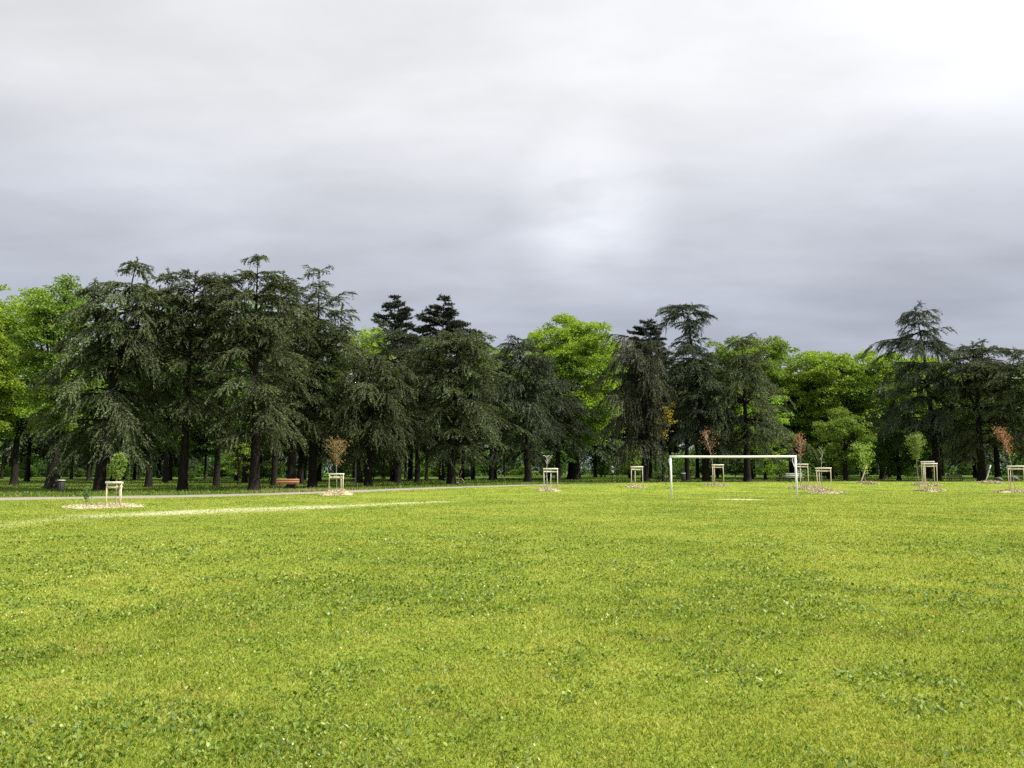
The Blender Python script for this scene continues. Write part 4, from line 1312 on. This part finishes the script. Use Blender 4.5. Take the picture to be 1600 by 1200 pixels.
def litter_bin(label, loc, legs=True):
    root = empty('litter_bin', loc)
    root.scale = (.86, .86, .92)
    tag(root, label, 'bin', 'litter bins near the path')
    m = MB()
    n = 16
    zz = [.22, .24, .5, .84, .86]; rr = [.22, .235, .245, .25, .24]
    m.tubes(np.array([[0, 0, q] for q in zz]), np.array(rr), n=n, cap=True)
    a = np.arange(12) / 12 * 6.283
    m.tubes(np.stack([np.stack([.252 * np.cos(a), .252 * np.sin(a), np.full(12, .25)], -1), np.stack([.258 * np.cos(a), .258 * np.sin(a), np.full(12, .83)], -1)], 1), np.full((12, 2), .016), n=5)
    m.build('body', MT['bin'], root)
    m = MB()
    m.tubes(np.array([[0, 0, .99], [0, 0, 1.0], [0, 0, 1.03], [0, 0, 1.045]]), np.array([.27, .285, .275, .18]), n=n, cap=True)
    m.build('lid', MT['bin_lid'], root)
    m = MB()
    for k in range(3):
        b = k * 2.094 + .5
        m.tubes(np.array([[.21 * math.cos(b), .21 * math.sin(b), .85], [.21 * math.cos(b), .21 * math.sin(b), .995]]), np.full(2, .014), n=6, cap=True)
    m.build('lid_bracket', MT['iron'], root)
    for k in range(3):
        b = k * 2.094 + 1.2
        m = MB()
        m.tubes(np.array([[.17 * math.cos(b), .17 * math.sin(b), -.05], [.17 * math.cos(b), .17 * math.sin(b), .23]]), np.full(2, .025), n=8, cap=True)
        m.build('leg', MT['iron'], root)
    return root

x, y, z = G(449, 60.5)
bench('park_bench', 'red brown wooden bench beside the path in front of a cedar trunk', (x, y, z), rad(200), 1.75, 'bench_red')
x, y, z = G(1494, 83)
bench('park_bench', 'dark green bench under the trees at the right', (x, y, z), rad(4), 1.8, 'bench_green')
x, y, z = G(1243, 72)
bench('park_bench', 'grey bench behind the right goal post', (x, y, z), rad(6), 1.6, 'bench_grey')
x, y, z = G(1036, 77)
picnic('dark picnic table left of the left goal post under the trees', (x, y, z), rad(62), 1.5, 'dark_wood')
x, y, z = G(1225, 80)
picnic('dark picnic table in shade left of the grey bench', (x, y, z), rad(70), 1.3, 'dark_wood')
x, y, z = G(95, 52)
litter_bin('grey litter bin with a pale lid beside the path at the left', (x, y, z))
x, y, z = G(1068, 78)
litter_bin('dark litter bin with a pale lid seen through the goal', (x, y, z))

# two small plates on a post
x, y, z = G(957, 90)
root = empty('sign_post', (x, y, z), rad(3))
tag(root, 'small post with two pale plates standing on the grass in the wood', 'sign')
m = MB(); m.tubes(np.array([[0, 0, -.1], [0, 0, 1.74]]), np.full(2, .035), n=10, cap=True)
m.build('post', MT['iron'], root)
for (zc, w, h) in ((1.52, .40, .42), (1.06, .30, .34)):
    m = MB(); m.box((0, -.05, zc), (w, .02, h), None, .02)
    m.build('plate', MT['plate'], root)

# small pale A-shaped stand on the far grass
x, y, z = G(785, 92)
root = empty('a_frame_stand', (x, y, z), rad(80))
tag(root, 'small pale A shaped stand on the sunlit grass by a thin trunk', 'stand')
for s in (-1, 1):
    m = MB()
    m.box((0, s * .17, .36), (.42, .03, .76), Matrix.Rotation(rad(s * 24), 3, 'X'))
    m.build('panel', MT['plate'], root)

# dark boulders near the right edge
for i, (p, d, s) in enumerate(((1560, 90, .42), (1584, 88, .55))):
    x, y, z = G(p, d)
    bm = bmesh.new()
    bmesh.ops.create_icosphere(bm, subdivisions=3, radius=1)
    rr = random.Random(i + 3)
    for v in bm.verts:
        q = 1 + .18 * math.sin(v.co.x * 3 + i) * math.cos(v.co.y * 2.6) + .1 * math.sin(v.co.z * 5 + v.co.x * 4) + rr.uniform(-.02, .02)
        v.co = Vector((v.co.x * q * s * 1.2, v.co.y * q * s, (v.co.z * q * .8 + .45) * s))
    m = MB(); m.bm(bm)
    o = m.build('boulder', MT['stone'], loc=(x, y, z - .08))
    tag(o, ('smaller' if i == 0 else 'larger') + ' of two dark boulders on the grass behind the frame at the right edge', 'boulder', 'boulders at the right edge')


# ------------------------------------------------------------------ the walker
def skin_obj(name, verts, edges, radii, mat, parent=None, rootv=0, sub=2):
    me = bpy.data.meshes.new(name)
    me.from_pydata([Vector(v) for v in verts], edges, [])
    o = bpy.data.objects.new(name, me)
    COL.objects.link(o)
    if parent is not None: o.parent = parent
    md = o.modifiers.new('skin', 'SKIN')
    md.use_smooth_shade = True
    for i, r in enumerate(radii):
        rv = r if isinstance(r, tuple) else (r, r)
        me.skin_vertices[0].data[i].radius = rv
        me.skin_vertices[0].data[i].use_root = (i == rootv)
    s = o.modifiers.new('sub', 'SUBSURF'); s.levels = sub; s.render_levels = sub
    me.materials.append(mat)
    return o

def walker(loc, rz):
    """mid-stride, facing local -Y ... turned by rz"""
    root = empty('person', loc, rz)
    tag(root, 'person in a black top walking on the grass beside a cedar trunk', 'person')
    # joints (x = sideways, y = forward -, z up)
    J = {
        'pelvis': (0, 0, .93), 'waist': (0, .0, 1.08), 'chest': (0, -.03, 1.30), 'neck0': (0, -.035, 1.46), 'neck1': (0, -.045, 1.53),
        'head0': (0, -.065, 1.58), 'head1': (0, -.075, 1.66), 'head2': (0, -.07, 1.73),
        'shL': (.17, -.03, 1.41), 'elL': (.22, .11, 1.16), 'wrL': (.21, .0, .95),
        'shR': (-.17, -.03, 1.41), 'elR': (-.22, -.02, 1.14), 'wrR': (-.19, -.20, 1.00),
        'hipL': (.09, 0, .90), 'knL': (.10, -.19, .51), 'anL': (.10, -.24, .09), 'toL': (.10, -.40, .05),
        'hipR': (-.09, 0, .90), 'knR': (-.10, .10, .50), 'anR': (-.10, .40, .20), 'toR': (-.10, .36, .05),
    }
    names = list(J)
    ix = {n: i for i, n in enumerate(names)}
    E = [('pelvis', 'waist'), ('waist', 'chest'), ('chest', 'neck0'), ('neck0', 'neck1'), ('neck1', 'head0'), ('head0', 'head1'), ('head1', 'head2'),
         ('chest', 'shL'), ('shL', 'elL'), ('elL', 'wrL'), ('chest', 'shR'), ('shR', 'elR'), ('elR', 'wrR'),
         ('pelvis', 'hipL'), ('hipL', 'knL'), ('knL', 'anL'), ('anL', 'toL'), ('pelvis', 'hipR'), ('hipR', 'knR'), ('knR', 'anR'), ('anR', 'toR')]
    rd = {'pelvis': (.13, .10), 'waist': (.125, .09), 'chest': (.145, .10), 'neck0': .055, 'neck1': .05, 'head0': (.07, .085), 'head1': (.078, .095), 'head2': (.06, .075),
          'shL': .06, 'elL': .042, 'wrL': .03, 'shR': .06, 'elR': .042, 'wrR': .03,
          'hipL': .09, 'knL': .058, 'anL': .038, 'toL': .033, 'hipR': .09, 'knR': .058, 'anR': .038, 'toR': .033}
    verts = [J[n] for n in names]; edges = [(ix[a], ix[b]) for a, b in E]; radii = [rd[n] for n in names]
    # hands: palm and five fingers on each wrist
    def add(v, parent, r):
        verts.append(v); radii.append(r); edges.append((parent, len(verts) - 1)); return len(verts) - 1
    for w, s in (('wrL', 1), ('wrR', -1)):
        b = Vector(J[w]); e = Vector(J['el' + w[-1]])
        dv = (b - e).normalized()
        palm = add(b + dv * .06, ix[w], .026)
        for f, (o, l) in enumerate(((-.030, .065), (-.010, .075), (.010, .072), (.030, .058))):
            k = add(b + dv * .105 + Vector((0, o, 0)), palm, .010)
            add(b + dv * (.105 + l * .8) + Vector((-s * .02, o, 0)), k, .008)
        k = add(b + dv * .06 + Vector((-s * .03, -.035, 0)), palm, .011)
        add(b + dv * .10 + Vector((-s * .045, -.045, 0)), k, .009)
    skin_obj('body', verts, edges, radii, MT['skin'], root, 0)
    # clothing a little larger than the body
    tv = [J[n] for n in ('pelvis', 'waist', 'chest', 'neck0', 'shL', 'shR')] + [tuple(Vector(J['shL']).lerp(Vector(J['elL']), .75)), tuple(Vector(J['shR']).lerp(Vector(J['elR']), .75))]
    skin_obj('shirt', tv, [(0, 1), (1, 2), (2, 3), (2, 4), (2, 5), (4, 6), (5, 7)], [(.145, .115), (.138, .105), (.16, .115), .065, .072, .072, .058, .058], MT['black_cloth'], root)
    lv = [J['pelvis'], J['hipL'], J['hipR'], tuple(Vector(J['hipL']).lerp(Vector(J['knL']), .95)), tuple(Vector(J['hipR']).lerp(Vector(J['knR']), .95))]
    skin_obj('shorts', lv, [(0, 1), (0, 2), (1, 3), (2, 4)], [(.148, .118), .108, .108, .082, .082], MT['black_cloth'], root)
    for s in 'LR':
        a = Vector(J['an' + s]); t = Vector(J['to' + s])
        dv = (t - a).normalized()
        heel = a - Vector((0, -.04, .03)) if s == 'L' else a + Vector((0, .03, .0))
        skin_obj('shoe', [heel, a.lerp(t, .55), t + dv * .05], [(0, 1), (1, 2)], [(.045, .045), (.05, .045), (.042, .035)], MT['shoe'], root)
    skin_obj('hair', [(0, -.03, 1.66), (0, -.045, 1.73), (0, -.075, 1.765)], [(0, 1), (1, 2)], [(.078, .07), (.082, .088), (.055, .06)], MT['hair'], root)
    # face: nose, eyes, mouth, ears
    m = MB()
    for q in (-.03, .03): m.box((q, -.166, 1.655), (.022, .012, .010), None, .003)
    m.box((0, -.164, 1.585), (.045, .010, .010), None, .003)
    m.build('eyes_and_mouth', MT['hair'], root)
    m = MB(); m.tubes(np.array([[0, -.155, 1.655], [0, -.18, 1.615], [0, -.155, 1.605]]), np.array([.008, .015, .010]), n=8, cap=True)
    for s in (-1, 1): m.tubes(np.array([[s * .076, -.06, 1.61], [s * .088, -.055, 1.64], [s * .078, -.06, 1.67]]), np.array([.008, .014, .008]), n=8, cap=True)
    m.build('nose_and_ears', MT['skin'], root)
x, y, z = G(719.5, 78)
walker((x, y, z), rad(-75))


# ------------------------------------------------------------------ sun and sky
SUN_EL = rad(52); SUN_AZ = rad(103)     # azimuth measured from the view direction (+Y) towards the right (+X)
sd = Vector((math.sin(SUN_AZ) * math.cos(SUN_EL), math.cos(SUN_AZ) * math.cos(SUN_EL), math.sin(SUN_EL)))
sun_d = bpy.data.lights.new('sun', 'SUN')
sun_d.energy = 4.8
sun_d.angle = rad(1.0)
sun_d.color = (1.0, .95, .86)
sun = bpy.data.objects.new('sun', sun_d)
COL.objects.link(sun)
sun.rotation_euler = sd.to_track_quat('Z', 'Y').to_euler()
sun.location = (60, 0, 60)

w = bpy.data.worlds.new('World')
scene.world = w
w.use_nodes = True
nt = w.node_tree
nt.nodes.clear()
wo = nt.nodes.new('ShaderNodeOutputWorld')
sky = nt.nodes.new('ShaderNodeTexSky')
sky.sky_type = 'NISHITA'
sky.sun_disc = False
sky.sun_elevation = SUN_EL
sky.sun_rotation = SUN_AZ
bg1 = N_(nt, 'ShaderNodeBackground', in_Strength=.08)
nt.links.new(sky.outputs[0], bg1.inputs[0])
tc = nt.nodes.new('ShaderNodeTexCoord')
sep = nt.nodes.new('ShaderNodeSeparateXYZ')
nt.links.new(tc.outputs['Generated'], sep.inputs[0])
zc = math_(nt, 'MAXIMUM', sep.outputs[2], 0.0)
den = math_(nt, 'ADD', zc, .14)
cu = math_(nt, 'DIVIDE', sep.outputs[0], den)
cv = math_(nt, 'DIVIDE', sep.outputs[1], den)
comb = nt.nodes.new('ShaderNodeCombineXYZ')
nt.links.new(cu, comb.inputs[0]); nt.links.new(cv, comb.inputs[1])
n1 = N_(nt, 'ShaderNodeTexNoise', in_Scale=.55, in_Detail=7.0, in_Roughness=.5, in_Distortion=.25)
n2 = N_(nt, 'ShaderNodeTexNoise', in_Scale=1.7, in_Detail=8.0, in_Roughness=.55, in_Distortion=.3)
mp = N_(nt, 'ShaderNodeMapping'); mp.inputs['Location'].default_value = (3.3, 1.2, .4)
nt.links.new(comb.outputs[0], mp.inputs[0])
nt.links.new(mp.outputs[0], n1.inputs['Vector']); nt.links.new(mp.outputs[0], n2.inputs['Vector'])
cl = math_(nt, 'ADD', math_(nt, 'MULTIPLY', n1.outputs[0], .6), math_(nt, 'MULTIPLY', n2.outputs[0], .4))
# elevation of the cloud base: dark slate near the horizon, bright overhead
el = ramp(nt, [(0, (.268, .285, .335)), (.19, (.288, .304, .355)), (.27, (.345, .358, .40)), (.34, (.40, .412, .445)), (.42, (.485, .49, .506)), (.54, (.525, .53, .54)), (1, (.56, .56, .57))], zc)
var = ramp(nt, [(.32, .84), (.5, 1.0), (.68, 1.16)], cl)
c = mixc(nt, 1.0, el.outputs[0], var.outputs[0], 'MULTIPLY')
mp2 = N_(nt, 'ShaderNodeMapping'); mp2.inputs['Scale'].default_value = (1.1, 2.6, 1); mp2.inputs['Rotation'].default_value = (0, 0, rad(14)); mp2.inputs['Location'].default_value = (7.1, 2.2, 0)
nt.links.new(comb.outputs[0], mp2.inputs[0])
n4 = N_(nt, 'ShaderNodeTexNoise', in_Scale=1.5, in_Detail=7.0, in_Roughness=.52, in_Distortion=.25)
nt.links.new(mp2.outputs[0], n4.inputs['Vector'])
c = mixc(nt, 1.0, c, ramp(nt, [(.34, .94), (.5, 1.0), (.66, 1.06)], n4.outputs[0]).outputs[0], 'MULTIPLY')
# thin bright veil towards the sun
dp = nt.nodes.new('ShaderNodeVectorMath'); dp.operation = 'DOT_PRODUCT'
nt.links.new(tc.outputs['Generated'], dp.inputs[0])
vd = Vector((math.sin(rad(80)) * math.cos(SUN_EL), math.cos(rad(80)) * math.cos(SUN_EL), math.sin(SUN_EL)))
dp.inputs[1].default_value = vd
glow = ramp(nt, [(.54, 0.0), (.66, .03), (.73, .115), (.88, .38), (1.0, .9)], math_(nt, 'MAXIMUM', dp.outputs['Value'], 0))
c = mixc(nt, 1.0, c, glow.outputs[0], 'ADD')
# a thin place in the cloud ahead where the light comes through
dp2 = nt.nodes.new('ShaderNodeVectorMath'); dp2.operation = 'DOT_PRODUCT'
nt.links.new(tc.outputs['Generated'], dp2.inputs[0])
dp2.inputs[1].default_value = Vector((math.sin(rad(6.2)) * math.cos(rad(19.3)), math.cos(rad(6.2)) * math.cos(rad(19.3)), math.sin(rad(19.3))))
n3 = N_(nt, 'ShaderNodeTexNoise', in_Scale=3.4, in_Detail=7.0, in_Roughness=.55)
nt.links.new(mp.outputs[0], n3.inputs['Vector'])
mr = N_(nt, 'ShaderNodeMapRange', in_1=math.cos(rad(7)), in_2=1.0); mr.clamp = True
nt.links.new(dp2.outputs['Value'], mr.inputs[0])
gap = math_(nt, 'MULTIPLY', math_(nt, 'POWER', mr.outputs[0], 1.6), ramp(nt, [(.28, .07), (.62, .17)], n3.outputs[0]).outputs[0])
c = mixc(nt, 1.0, c, gap, 'ADD')
bg2 = N_(nt, 'ShaderNodeBackground', in_Strength=1.07)
nt.links.new(c, bg2.inputs[0])
mx = N_(nt, 'ShaderNodeMixShader', in_0=.95)
nt.links.new(bg1.outputs[0], mx.inputs[1]); nt.links.new(bg2.outputs[0], mx.inputs[2])
nt.links.new(mx.outputs[0], wo.inputs['Surface'])

# ------------------------------------------------------------------ render settings
scene.view_settings.view_transform = 'Standard'
scene.view_settings.look = 'None'
scene.view_settings.exposure = 0.7
scene.view_settings.gamma = 1.0
scene.cycles.max_bounces = 8
scene.cycles.diffuse_bounces = 3
scene.cycles.transmission_bounces = 4
scene.cycles.use_denoising = False
